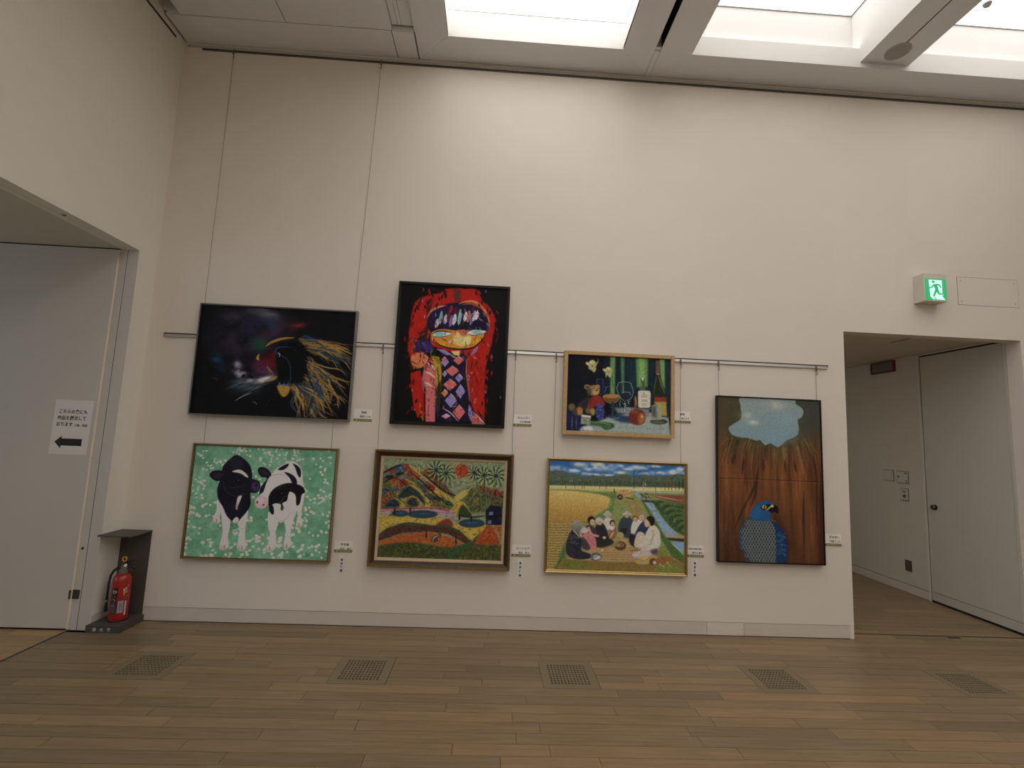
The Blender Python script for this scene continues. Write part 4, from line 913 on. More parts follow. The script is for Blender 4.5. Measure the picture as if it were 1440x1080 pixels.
    p.poly([(250, 490), (270, 455), (310, 455), (345, 480), (345, 515), (300, 530), (262, 520)], (34, 40, 116), 2, smooth=True, tex=.2); p.poly([(265, 470), (300, 462), (320, 485), (280, 495)], (74, 62, 110), 2); p.poly([(300, 500), (345, 492), (335, 522), (300, 525)], (26, 52, 140), 2)
    p.poly([(215, 580), (230, 540), (290, 528), (325, 550), (320, 595), (280, 625), (235, 615)], (200, 120, 80), 2, smooth=True, tex=.08); p.line([(220, 605), (250, 628), (300, 620)], 6, (190, 140, 60), .8, 2)
    p.poly([(300, 620), (345, 565), (385, 580), (385, 700), (372, 965), (312, 965), (310, 760), (288, 700)], PK, 2, tex=.06)
    for a, b in (((320, 600), (370, 640)), ((310, 655), (370, 690)), ((305, 720), (355, 748))): p.line([a, ((a[0] + b[0]) / 2, a[1] + 8), b], 11, (212, 196, 170), .85, 2)
    p.line([(300, 640), (296, 740), (305, 790)], 9, (120, 110, 150), .8, 2); p.line([(330, 860), (328, 930)], 4, (40, 24, 30), .9)
    p.poly([(345, 550), (395, 556), (415, 620), (410, 760), (398, 900), (378, 900), (376, 640)], (166, 138, 30), 2, tex=.1); p.line([(385, 600), (395, 760), (388, 930)], 7, (30, 30, 26), .85, 2); p.line([(350, 560), (395, 580), (412, 650)], 6, (60, 70, 30), .8, 2)
    p.poly([(372, 760), (410, 700), (412, 960), (372, 960)], (24, 24, 30), 3, alpha=.75); p.line([(392, 860), (390, 950)], 9, (40, 46, 96), .9, 2)
    p.poly([(400, 520), (460, 520), (570, 545), (578, 700), (590, 820), (640, 965), (410, 965), (412, 640)], (28, 24, 46), 2, tex=.2)
    p.poly([(375, 505), (430, 510), (480, 545), (440, 545)], (138, 126, 168), 2); p.poly([(470, 520), (525, 515), (525, 550), (490, 545)], (212, 180, 110), 2); p.line([(440, 520), (500, 560), (540, 560)], 8, (190, 120, 112), .9, 2)
    def dia(cx, cy, rx, ry, c):
        p.poly([(cx, cy - ry), (cx + rx, cy), (cx, cy + ry), (cx - rx, cy)], c, 1.2, tex=.05); p.line([(cx - rx * .1, cy - ry), (cx + rx * .9, cy - ry * .15)], 5, (214, 200, 196), .8, 2)
    dia(432, 590, 26, 30, LI); dia(428, 572, 18, 18, PK); dia(518, 578, 34, 28, PK); dia(478, 645, 44, 34, PK); dia(522, 690, 26, 30, LI); dia(465, 732, 44, 38, PK); dia(530, 775, 30, 46, LI); dia(432, 785, 22, 26, SA); dia(470, 832, 38, 46, LI); dia(522, 905, 40, 48, PK); dia(440, 930, 30, 16, (190, 140, 150)); dia(430, 665, 16, 20, LI)
    p.line([(420, 880), (470, 910), (520, 965)], 7, (196, 190, 196), .85, 2); p.line([(540, 620), (560, 700), (568, 820)], 14, (26, 24, 40), .9, 2)
    p.line([(575, 560), (568, 640), (580, 740), (592, 840)], 12, (176, 110, 76), .85, 2); p.line([(585, 860), (600, 960)], 26, (140, 130, 178), .9, 2); p.line([(612, 880), (625, 960)], 12, (34, 40, 100), .9, 2)
    p.poly([(610, 915), (660, 950), (680, 985), (600, 985)], (186, 100, 96), 2); p.line([(605, 900), (650, 940), (690, 985)], 7, (214, 196, 200), .9, 2); p.line([(640, 890), (672, 950)], 9, (20, 16, 18), .9, 2)
    p.line([(640, 490), (620, 520), (600, 545)], 22, (150, 132, 172), .8, 2); p.line([(585, 520), (575, 560)], 14, (60, 40, 30), .8, 2); p.line([(545, 510), (548, 560)], 14, (40, 32, 36), .8, 2)
    for k in range(5): p.line([(280 + p.rng.normal() * 12, 850 + 20 * k), (290 + p.rng.normal() * 12, 880 + 20 * k)], 9, [(160, 130, 30), (30, 26, 24)][k % 2], .9, 2)
    edge = [(238, 210), (270, 180), (330, 158), (400, 148), (440, 118), (640, 128), (662, 190), (720, 240), (748, 290), (748, 370), (735, 450), (712, 530), (692, 620), (685, 740), (686, 850), (215, 300), (200, 420), (195, 520), (218, 720), (235, 860)]
    for x, y in edge * 4: X, Y = x + p.rng.normal() * 14, y + p.rng.normal() * 26; a = p.rng.uniform(.9, 2.2); p.line([(X, Y), (X + 30 * math.cos(a), Y + 34 * math.sin(a))], p.rng.uniform(8, 18), [(16, 13, 15), (150, 30, 22), (90, 18, 18), (16, 13, 15)][int(p.rng.integers(4))], .85, 2)
    p.strokes(90, (300, 190, 720, 520), [(24, 20, 34), (60, 52, 100), (150, 60, 44), (196, 176, 170), (110, 34, 34)], 30, 6, 1.4, .6, .45)
    p.strokes(60, (230, 400, 360, 640), [(24, 18, 22), (150, 90, 50), (60, 44, 60), (120, 30, 26)], 30, 7, 1.1, .9, .6)
    p.strokes(60, (570, 500, 700, 960), [(16, 13, 15), (190, 50, 34), (110, 22, 18)], 60, 8, 1.5, .25, .55)
    for x, y in ((285, 190), (690, 125), (240, 880), (688, 770), (730, 545), (782, 800), (292, 115), (225, 760)): p.line([(x, y), (x + 3, y + 18)], 8, (150, 140, 170) if x != 292 else (170, 100, 60), .75, 2)
    p.strokes(130, (300, 520, 640, 960), [(30, 26, 46), (200, 190, 196), (150, 90, 60), (70, 56, 110)], 24, 4, 1.2, .8, .6)

# ---- 4 impasto mountain village
def P_village(p):
    p.fill((140, 150, 110))
    def swirl(x, y): return math.atan2(y - 248, x - 785) + math.pi / 2
    p.strokes(1100, (160, 150, 1110, 420), [(96, 128, 108), (186, 184, 132), (116, 142, 92), (150, 160, 120), (80, 108, 96), (200, 190, 130)], 20, 5, swirl, .85, .4)
    p.strokes(90, (660, 150, 930, 380), [(176, 140, 60), (150, 80, 48)], 10, 4, swirl, .7, .4)
    RD, BL, YE, GR, DK, OR = (166, 56, 40), (58, 92, 116), (196, 164, 66), (72, 108, 52), (34, 34, 44), (182, 104, 46)
    # left range
    p.poly([(200, 250), (330, 195), (385, 195), (470, 250), (560, 320), (650, 400), (745, 450), (760, 480), (700, 545), (560, 510), (185, 525)], (120, 104, 60), 2, tex=.1)
    p.poly([(480, 250), (530, 225), (580, 250), (650, 330), (700, 400), (745, 432), (700, 440), (600, 350)], (112, 76, 50), 2, tex=.15)
    p.strokes(60, (490, 235, 660, 370), [RD, OR, (90, 70, 50), BL, YE], 26, 10, .8, .5, .8)
    p.poly([(390, 200), (440, 225), (560, 330), (745, 470), (735, 500), (640, 440), (540, 400), (450, 300)], YE, 3, tex=.08)
    patches = [(250, 245, 34, 16, RD), (330, 230, 48, 30, (62, 100, 120)), (375, 215, 20, 22, RD), (225, 280, 26, 18, (96, 120, 120)), (410, 265, 30, 26, RD), (445, 290, 30, 30, (186, 70, 44)), (275, 310, 40, 22, RD), (345, 300, 40, 20, (110, 140, 140)), (370, 320, 44, 22, RD), (235, 350, 26, 22, GR), (300, 360, 34, 34, OR), (290, 385, 30, 18, BL), (340, 350, 20, 16, RD), (215, 400, 20, 26, BL), (240, 430, 26, 24, OR), (210, 460, 20, 20, RD), (500, 320, 20, 26, (120, 140, 140)), (540, 345, 26, 24, RD), (560, 370, 30, 34, (158, 44, 38)), (500, 380, 30, 26, BL), (470, 340, 24, 12, GR), (420, 310, 40, 10, GR), (590, 420, 50, 14, (196, 168, 60)), (560, 440, 40, 22, (60, 84, 80)), (640, 470, 50, 18, GR), (690, 490, 30, 18, (40, 90, 60)), (600, 455, 30, 14, DK), (250, 290, 36, 10, DK), (320, 270, 30, 12, DK)]
    for x, y, a, b, c in patches: p.ell(x, y, a, b, c, rot=25 if x > 380 else -12, soft=2, tex=.1)
    for q in ([(205, 262), (260, 228), (330, 200)], [(205, 330), (255, 300), (320, 280)], [(480, 255), (560, 320), (650, 390), (745, 432)], [(420, 270), (520, 350), (600, 430), (700, 510)], [(340, 330), (440, 400), (520, 480)], [(205, 380), (250, 400), (260, 440)]):
        p.line(q, 9, (40, 34, 44), .85, 2)
    for q in ([(330, 290), (430, 340), (510, 430), (560, 490)], [(390, 205), (480, 275), (560, 340)], [(470, 250), (540, 225)]): p.line(q, 9, (208, 184, 96), .85, 2)
    p.strokes(260, (195, 210, 720, 520), [RD, YE, BL, GR, DK, (200, 180, 110)], 18, 5, .6, .7, .55)
    p.strokes(520, (190, 225, 700, 520), [(150, 50, 38), (190, 160, 70), (52, 80, 100), (66, 96, 50), (30, 30, 38), (176, 96, 44), (120, 140, 130), (40, 60, 50)], 22, 8, lambda x, y: .75 if x > 330 + (y - 220) * .3 else -.35, .45, .7)
    p.line([(390, 205), (480, 275), (570, 345), (660, 420), (740, 470)], 16, (186, 154, 62), .8, 2); p.line([(330, 292), (430, 345), (510, 430), (558, 490)], 12, (180, 150, 66), .8, 2)
    for q in ([(480, 262), (560, 328), (650, 398), (745, 440)], [(400, 250), (500, 340), (590, 425), (690, 505)], [(300, 300), (420, 385), (505, 470)], [(205, 265), (260, 232), (335, 203)], [(205, 340), (260, 305), (320, 292)]): p.line(q, 9, (30, 26, 36), .85, 2)
    # right range
    p.poly([(735, 450), (800, 400), (860, 370), (900, 385), (940, 350), (1000, 380), (1060, 400), (1100, 420), (1095, 520), (960, 545), (860, 560), (760, 540)], (110, 110, 60), 2, tex=.1)
    p.poly([(730, 440), (790, 400), (860, 370), (830, 420), (770, 470), (740, 480)], (196, 176, 80), 2); p.poly([(900, 350), (950, 370), (1000, 390), (1050, 380), (1095, 440), (1040, 430), (960, 410)], RD, 3, tex=.12)
    p.strokes(150, (830, 370, 960, 550), [(40, 60, 80), (190, 160, 60), (60, 90, 50), (34, 30, 40)], 60, 10, 1.9, .25, .8); p.strokes(120, (960, 400, 1095, 520), [(40, 60, 80), (90, 110, 60), (150, 60, 40), (34, 30, 40)], 26, 7, 1.6, .7, .75)
    p.poly([(700, 560), (728, 505), (770, 470), (810, 490), (850, 545), (870, 590), (790, 590), (740, 580)], (190, 160, 62), 2, smooth=True, tex=.1); p.poly([(760, 560), (790, 500), (830, 530), (860, 580), (790, 590)], (56, 72, 44), 4, smooth=True, tex=.2)
    # mounds
    p.poly([(300, 440), (330, 390), (370, 355), (420, 345), (470, 380), (530, 440), (562, 495), (520, 518), (440, 500)], (190, 164, 70), 2, smooth=True); p.poly([(308, 445), (340, 395), (385, 362), (430, 375), (480, 420), (515, 480), (490, 500), (420, 440), (350, 450)], (44, 62, 62), 4, smooth=True, tex=.2)
    p.poly([(203, 512), (245, 460), (290, 438), (340, 465), (378, 500), (350, 520), (260, 522)], (176, 150, 60), 2, smooth=True); p.poly([(208, 510), (250, 465), (290, 455), (325, 490), (310, 515), (250, 518)], (38, 52, 74), 5, smooth=True, tex=.2)
    p.poly([(360, 480), (395, 435), (430, 425), (475, 455), (506, 505), (460, 525), (400, 515)], (170, 146, 74), 2, smooth=True); p.poly([(375, 485), (405, 450), (440, 455), (465, 500), (420, 512)], (46, 56, 60), 5, smooth=True, tex=.2)
    for q in ([(203, 512), (245, 460), (290, 440), (340, 466), (378, 502)], [(300, 440), (335, 388), (385, 352), (425, 348), (480, 392), (545, 460)], [(362, 480), (395, 436), (432, 428), (475, 458), (506, 506)]): p.line(q, 6, (36, 30, 26), .7, 2)
    p.strokes(160, (205, 360, 560, 520), [(34, 50, 60), (60, 80, 60), (150, 126, 60), (28, 34, 44), (120, 60, 44)], 20, 6, .9, .6, .6)
    # water, fields
    p.poly([(185, 530), (560, 515), (720, 540), (770, 620), (700, 600), (400, 580), (185, 565)], (176, 152, 150), 3, tex=.08); p.line([(185, 526), (350, 528), (560, 522), (690, 545)], 9, (170, 60, 60), .9); p.line([(185, 545), (300, 540), (700, 560)], 5, (180, 80, 84), .7)
    p.poly([(175, 570), (420, 590), (620, 590), (760, 640), (880, 660), (970, 650), (940, 760), (860, 770), (700, 660), (540, 640), (310, 640), (172, 700)], (196, 168, 66), 4, tex=.08); p.strokes(160, (175, 580, 930, 740), [(200, 176, 90), (160, 124, 44), (120, 112, 50), (150, 100, 50), (96, 90, 46)], 26, 6, .1, .4, .65)
    for cx, cy, rx, ry in ((498, 568, 100, 21), (330, 562, 54, 15), (862, 636, 86, 24)):
        p.ell(cx, cy, rx + 10, ry + 8, (40, 62, 50), soft=3); p.ell(cx, cy, rx, ry, (54, 76, 100), soft=2); p.line([(cx - rx * .6, cy - 4), (cx + rx * .5, cy - 6)], 5, (110, 140, 160), .7, 2)
    for x, y in ((290, 530), (405, 525), (770, 575), (857, 590)): p.line([(x, y - 12), (x, y + 40)], 16, (30, 48, 50), .95, 2)
    p.line([(750, 575), (860, 590), (965, 580)], 14, (40, 44, 44), .8, 2)
    p.poly([(600, 650), (640, 615), (690, 605), (725, 645), (700, 660)], (140, 60, 56), 4, smooth=True)
    p.poly([(168, 720), (240, 665), (330, 640), (550, 648), (700, 665), (800, 715), (862, 770), (820, 790), (690, 715), (540, 695), (350, 705), (170, 765)], (88, 58, 44), 3, tex=.15); p.line([(310, 645), (400, 635), (545, 648)], 18, (52, 84, 48), .9, 2); p.line([(600, 650), (700, 665), (800, 710)], 18, (52, 84, 48), .9, 2)
    p.strokes(150, (175, 655, 830, 770), [(60, 40, 40), (120, 84, 60), (90, 66, 50)], 16, 4, 1.5, .3, .7)
    p.poly([(170, 805), (175, 770), (350, 712), (540, 698), (690, 735), (805, 785), (700, 815), (620, 805), (500, 780), (300, 780)], (184, 96, 42), 3, tex=.1); p.strokes(130, (175, 715, 790, 800), [(210, 140, 60), (150, 60, 34), (196, 120, 50)], 26, 5, -.1, .3, .7)
    p.poly([(163, 800), (300, 775), (450, 775), (620, 805), (700, 812), (860, 780), (1085, 795), (1080, 918), (160, 882)], (78, 82, 42), 4, tex=.12); p.strokes(620, (165, 790, 1080, 912), [(52, 62, 34), (150, 136, 66), (100, 104, 50), (36, 44, 28), (176, 150, 80)], 20, 4, -.9, .5, .8)
    p.poly([(640, 890), (720, 830), (860, 770), (925, 705), (935, 715), (880, 790), (740, 890)], (62, 92, 48), 4, tex=.1)
    p.poly([(880, 792), (925, 720), (970, 655), (1010, 650), (1050, 720), (1076, 795)], (172, 76, 36), 3, tex=.1); p.poly([(1030, 660), (1080, 640), (1082, 760)], (184, 100, 44), 3); p.strokes(120, (890, 665, 1075, 795), [(206, 130, 50), (130, 44, 28), (190, 90, 40)], 40, 6, -1.1, .3, .8)
    p.poly([(962, 535), (1000, 505), (1090, 512), (1085, 648), (970, 648)], (36, 34, 54), 2, tex=.12); p.line([(970, 590), (1085, 580)], 7, (24, 22, 34), .9); p.poly([(992, 552), (1022, 552), (1020, 576), (990, 576)], (116, 130, 150), 1.5); p.poly([(982, 615), (1010, 615), (1008, 640), (982, 640)], (116, 130, 150), 1.5)
    for x, y in ((525, 725), (745, 772)): p.line([(x, y - 28), (x + 2, y + 26)], 15, (42, 50, 70), .95, 2); p.ell(x, y - 34, 7, 8, (60, 40, 34))
    p.poly([(560, 770), (575, 735), (610, 720), (630, 700), (632, 740), (600, 770)], (96, 62, 44), 2, smooth=True); p.line([(572, 776), (585, 740), (622, 725)], 7, (206, 196, 176), .85, 2); p.line([(612, 770), (620, 735)], 6, (206, 196, 176), .85, 2)
    p.strokes(420, (170, 200, 1095, 900), [(34, 28, 30), (46, 40, 34), (28, 34, 40)], 24, 4, lambda x, y: .6 if y < 520 else .1, .5, .5)
    # palms and sun
    for (x, y, r), base in (((595, 240, 78), (606, 345)), ((668, 265, 74), (640, 350)), ((878, 262, 56), (935, 545)), ((952, 282, 76), (962, 545)), ((1040, 285, 84), (975, 525))):
        p.line([(x, y), ((x + base[0]) / 2 + 6, (y + base[1]) / 2), base], 9, (66, 96, 62), .95); p.line([(x + 4, y), ((x + base[0]) / 2 + 11, (y + base[1]) / 2), (base[0] + 4, base[1])], 3, (150, 160, 80), .8)
        for k in range(22):
            a = 2 * math.pi * k / 22; c = (32, 54, 44) if k % 2 else (178, 182, 116)
            p.line([(x + 8 * math.cos(a), y + 8 * math.sin(a)), (x + r * .6 * math.cos(a + .1), y + r * .6 * math.sin(a + .1)), (x + r * math.cos(a + .25), y + r * math.sin(a + .25) + 6)], 8 if k % 2 else 6, c, .9, 2)
        p.ell(x, y, 15, 14, (34, 58, 90), soft=3)
    p.ell(785, 248, 50, 50, (168, 66, 40), soft=2)
    for k in range(90):
        a = p.rng.uniform(0, 6.28); r = 48 * math.sqrt(p.rng.random()); p.ell(785 + r * math.cos(a), 248 + r * math.sin(a), 5, 4, [(206, 120, 60), (150, 40, 30), (190, 86, 48)][k % 3], alpha=.85)
    for k in range(120):
        a = p.rng.uniform(0, 6.28); r = p.rng.uniform(56, 120); p.ell(785 + r * math.cos(a), 248 + r * .8 * math.sin(a), 4, 3, [(186, 130, 60), (170, 96, 56), (196, 176, 90)][k % 3], alpha=.7 * (1 - (r - 56) / 80))

# ---- 5 still life with teddy bear
def P_still(p):
    p.fill((19, 21, 30)); n = p.noise(6, 6, 4); p.img += ((n - .5) * 16)[..., None]
    for q, c in (([(520, 128), (1138, 158), (1130, 560), (520, 520)], (22, 38, 50)), ([(740, 145), (815, 148), (815, 470), (740, 460)], (26, 52, 62)), ([(582, 132), (630, 135), (618, 490), (578, 480)], (104, 146, 76)), ([(676, 140), (714, 142), (706, 470), (684, 470)], (74, 122, 76)), ([(818, 148), (932, 152), (922, 420), (822, 420)], (92, 142, 70)), ([(845, 149), (900, 151), (895, 410), (850, 410)], (126, 170, 84)), ([(940, 152), (985, 154), (985, 450), (940, 450)], (24, 44, 54)), ([(1030, 155), (1086, 157), (1080, 500), (1050, 440)], (112, 156, 78)), ([(1090, 157), (1138, 160), (1128, 700), (1092, 700)], (26, 52, 64))):
        p.poly(q, c, 4, tex=.08)
    p.strokes(150, (570, 135, 1130, 480), [(22, 36, 50), (60, 100, 70), (120, 160, 84), (30, 60, 66)], 60, 5, 1.58, .1, .35)
    p.poly([(160, 640), (300, 660), (330, 830), (163, 830)], (20, 40, 86), 5, tex=.15); p.strokes(24, (190, 660, 320, 820), [(120, 90, 50), (40, 46, 70), (30, 26, 34), (90, 80, 60)], 110, 9, 1.55, .08, .8)
    p.poly([(300, 800), (380, 765), (560, 700), (760, 655), (1000, 650), (1110, 700), (1126, 860), (290, 830)], (150, 160, 150), 4, tex=.05); p.poly([(530, 690), (640, 670), (760, 690), (770, 752), (680, 745)], (44, 66, 96), 5, tex=.1); p.poly([(620, 610), (760, 605), (940, 620), (930, 690), (640, 660)], (120, 128, 128), 5)
    p.strokes(90, (380, 770, 1120, 850), [(176, 182, 170), (124, 138, 134), (140, 150, 140)], 40, 5, 1.4, .3, .6)
    for x in range(480, 1120, 62): p.line([(x, 780), (x + 4, 850)], 3, (112, 122, 118), .6)
    p.line([(400, 790), (1120, 800)], 3, (120, 130, 126), .5); p.poly([(320, 790), (400, 785), (420, 825), (340, 820)], (196, 196, 190), 4)
    # flowers
    for x, y, s in ((412, 215, 1), (562, 272, .85)):
        p.line([(x + 40 * s, y + 20), (x + 50 * s, y + 150)], 5, (40, 56, 40), .8)
        for dx, dy, a, b, r in ((-30, -10, 34, 16, 30), (0, -25, 26, 30, 80), (24, 0, 34, 16, 120), (-6, 24, 30, 22, 20), (18, 36, 18, 30, 10)): p.ell(x + dx * s, y + dy * s, a * s, b * s, [(168, 162, 100), (196, 188, 120), (128, 124, 74)][int(abs(dx + dy)) % 3], rot=r, soft=2, tex=.1)
        p.line([(x - 20 * s, y - 20), (x, y + 10)], 4, (70, 70, 40), .7, 2); p.line([(x + 10, y - 20), (x + 4, y + 20)], 4, (70, 70, 40), .7, 2)
    p.line([(440, 210), (465, 185), (468, 150)], 9, (160, 150, 86), .9, 2); p.line([(545, 280), (540, 330)], 12, (180, 168, 96), .9, 2)
    for q in ([(452, 350), (510, 350), (512, 470), (480, 480), (455, 400), (452, 350)],): p.poly(q, (28, 40, 84), 2, alpha=.6); p.line(q, 4, (84, 108, 166), .9)
    # bear
    p.ell(365, 418, 30, 24, (150, 112, 66), soft=2); p.ell(366, 420, 14, 12, (90, 66, 44), soft=2); p.ell(462, 414, 22, 18, (168, 124, 70), soft=2); p.ell(425, 450, 58, 50, (164, 120, 68), soft=3, tex=.08); p.ell(382, 460, 24, 40, (70, 72, 56), soft=5, alpha=.8); p.ell(442, 470, 28, 26, (190, 144, 84), soft=3); p.ell(452, 452, 7, 5, (24, 18, 18)); p.ell(424, 428, 5, 5, (20, 16, 14)); p.ell(462, 434, 4, 4, (20, 16, 14))
    p.poly([(270, 590), (330, 530), (390, 510), (420, 560), (380, 620), (300, 640)], (44, 42, 48), 4, smooth=True, tex=.2); p.poly([(385, 540), (430, 500), (480, 496), (520, 550), (522, 595), (440, 605), (370, 625)], (152, 42, 30), 3, smooth=True, tex=.1); p.line([(400, 520), (390, 590)], 8, (40, 36, 40), .8, 2); p.line([(340, 560), (300, 580), (270, 600)], 6, (90, 70, 50), .8, 2)
    p.ell(220, 610, 34, 36, (110, 96, 64), soft=4, tex=.15); p.ell(290, 645, 34, 40, (172, 116, 52), soft=4, tex=.1); p.ell(250, 650, 22, 34, (80, 66, 46), soft=4); p.ell(372, 640, 26, 30, (110, 96, 56), soft=4); p.ell(415, 650, 24, 34, (178, 134, 58), soft=4, tex=.1)
    p.line([(225, 690), (220, 820)], 14, (130, 96, 60), .7, 2); p.line([(262, 690), (262, 820)], 10, (140, 100, 60), .7, 2)
    p.ell(482, 655, 42, 74, (54, 70, 130), soft=2, tex=.15); p.ell(478, 590, 26, 22, (66, 84, 144), soft=2); p.strokes(30, (448, 600, 518, 715), [(150, 164, 196), (30, 40, 90)], 16, 4, .5, 1, .8)
    p.line([(525, 470), (545, 420)], 4, (150, 160, 170), .8); p.line([(525, 420), (560, 416), (640, 420)], 3, (120, 134, 140), .6)
    # goblets
    p.poly([(512, 500), (670, 500), (650, 545), (600, 568), (540, 550)], (124, 80, 40), 2, smooth=True); p.ell(592, 502, 80, 20, (176, 124, 56), soft=2); p.line([(512, 500), (530, 545), (590, 570), (650, 548), (672, 500)], 4, (150, 160, 150), .8)
    p.line([(600, 568), (600, 640), (596, 690)], 22, (44, 60, 66), .9); p.strokes(40, (560, 575, 645, 720), [(170, 182, 176), (60, 80, 84), (110, 130, 126)], 40, 5, 1.5, .25, .8); p.line([(540, 700), (600, 715), (660, 700)], 5, (150, 164, 160), .8)
    p.poly([(640, 400), (780, 400), (790, 480), (740, 540), (690, 540), (645, 480)], (34, 56, 62), 2, smooth=True, alpha=.6)
    for q in ([(655, 385), (640, 430), (660, 500), (700, 545)], [(770, 385), (790, 460), (770, 520), (730, 545)], [(655, 378), (710, 368), (772, 380)], [(690, 470), (720, 462), (760, 470), (765, 490)], [(700, 400), (696, 470)], [(712, 545), (712, 640)]): p.line(q, 5, (150, 172, 164), .85)
    p.strokes(36, (660, 545, 760, 650), [(160, 176, 170), (70, 96, 96), (110, 140, 130)], 26, 6, .9, 1, .8)
    # bottles
    p.poly([(862, 340), (895, 340), (898, 400), (940, 450), (950, 480), (945, 620), (830, 615), (832, 470), (855, 420)], (66, 98, 60), 2, tex=.12); p.line([(878, 335), (880, 350)], 16, (196, 200, 190), .9); p.line([(868, 360), (862, 430)], 6, (150, 170, 130), .7, 2); p.ell(922, 430, 20, 14, (30, 40, 60), soft=3)
    p.line([(808, 500), (812, 560), (806, 615)], 24, (150, 92, 40), .9, 2); p.line([(812, 500), (815, 590)], 8, (200, 150, 70), .8, 2)
    p.poly([(836, 455), (860, 448), (940, 452), (950, 470), (945, 598), (930, 606), (845, 608), (834, 590)], (200, 192, 172), 1.5, tex=.03); p.line([(888, 460), (892, 490)], 10, (170, 90, 60), .8, 2)
    for y, c in ((495, (170, 120, 90)), (510, (170, 100, 80)), (540, (120, 120, 80)), (552, (140, 132, 90)), (575, (190, 110, 90)), (588, (176, 130, 110))): p.line([(862, y), (890, y - 4), (922, y + 2)], 7, c, .8, 2)
    p.poly([(1000, 168), (1036, 168), (1036, 285), (1060, 380), (1090, 480), (1096, 692), (960, 690), (958, 480), (985, 380), (1000, 285)], (38, 50, 36), 2, tex=.15); p.poly([(1000, 168), (1036, 168), (1036, 290), (1000, 290)], (118, 78, 44), 2, tex=.1); p.line([(1003, 160), (1030, 160)], 14, (30, 24, 24), .9); p.line([(1005, 290), (1035, 300)], 8, (200, 200, 190), .9, 2)
    for q, c in (([(1020, 300), (1050, 400), (1080, 480)], (140, 120, 70)), ([(1008, 300), (990, 400), (975, 490)], (100, 90, 56)), ([(1015, 310), (1015, 480)], (24, 30, 24)), ([(1035, 320), (1065, 430)], (150, 80, 50))): p.line(q, 9, c, .8, 2)
    p.poly([(985, 508), (1090, 510), (1092, 552), (985, 552)], (156, 54, 32), 2, tex=.1); p.poly([(985, 552), (1092, 552), (1094, 684), (1040, 684), (1000, 600)], (170, 146, 44), 2, tex=.08)
    p.ell(1020, 735, 78, 24, (44, 54, 40), soft=3); p.ell(1015, 740, 60, 12, (96, 104, 66), soft=3); p.poly([(955, 585), (1000, 575), (1046, 590), (1046, 720), (960, 720)], (150, 152, 136), 2, tex=.06); p.poly([(955, 590), (1000, 590), (1000, 700), (958, 690)], (92, 92, 80), 6, tex=.15); p.line([(985, 560), (1010, 600)], 10, (130, 134, 120), .8)
    p.poly([(790, 628), (830, 622), (880, 640), (902, 690), (885, 745), (840, 768), (780, 758), (748, 710), (755, 655)], (128, 46, 26), 2, smooth=True, tex=.06); p.poly([(850, 660), (890, 670), (895, 710), (870, 750), (840, 756), (835, 700)], (176, 104, 42), 6, smooth=True); p.ell(800, 645, 36, 12, (150, 80, 36), soft=5); p.ell(868, 690, 8, 10, (220, 190, 130), soft=3); p.line([(806, 610), (812, 640)], 8, (96, 56, 30), .9, 2)
    p.poly([(385, 735), (480, 740), (600, 755), (608, 790), (560, 815), (520, 815), (480, 785), (380, 775)], (66, 104, 56), 2, smooth=True, tex=.12); p.line([(400, 748), (500, 752), (590, 770)], 7, (128, 160, 96), .8, 2); p.line([(590, 765), (600, 790)], 8, (30, 46, 34), .9)
    p.poly([(312, 676), (398, 690), (390, 772), (300, 764)], (140, 140, 116), 2, tex=.06); p.poly([(310, 676), (398, 688), (396, 705), (308, 696)], (200, 196, 180), 1.5); p.strokes(24, (310, 710, 385, 765), [(80, 86, 60), (190, 186, 150), (110, 120, 70)], 18, 5, 1, 1, .7)

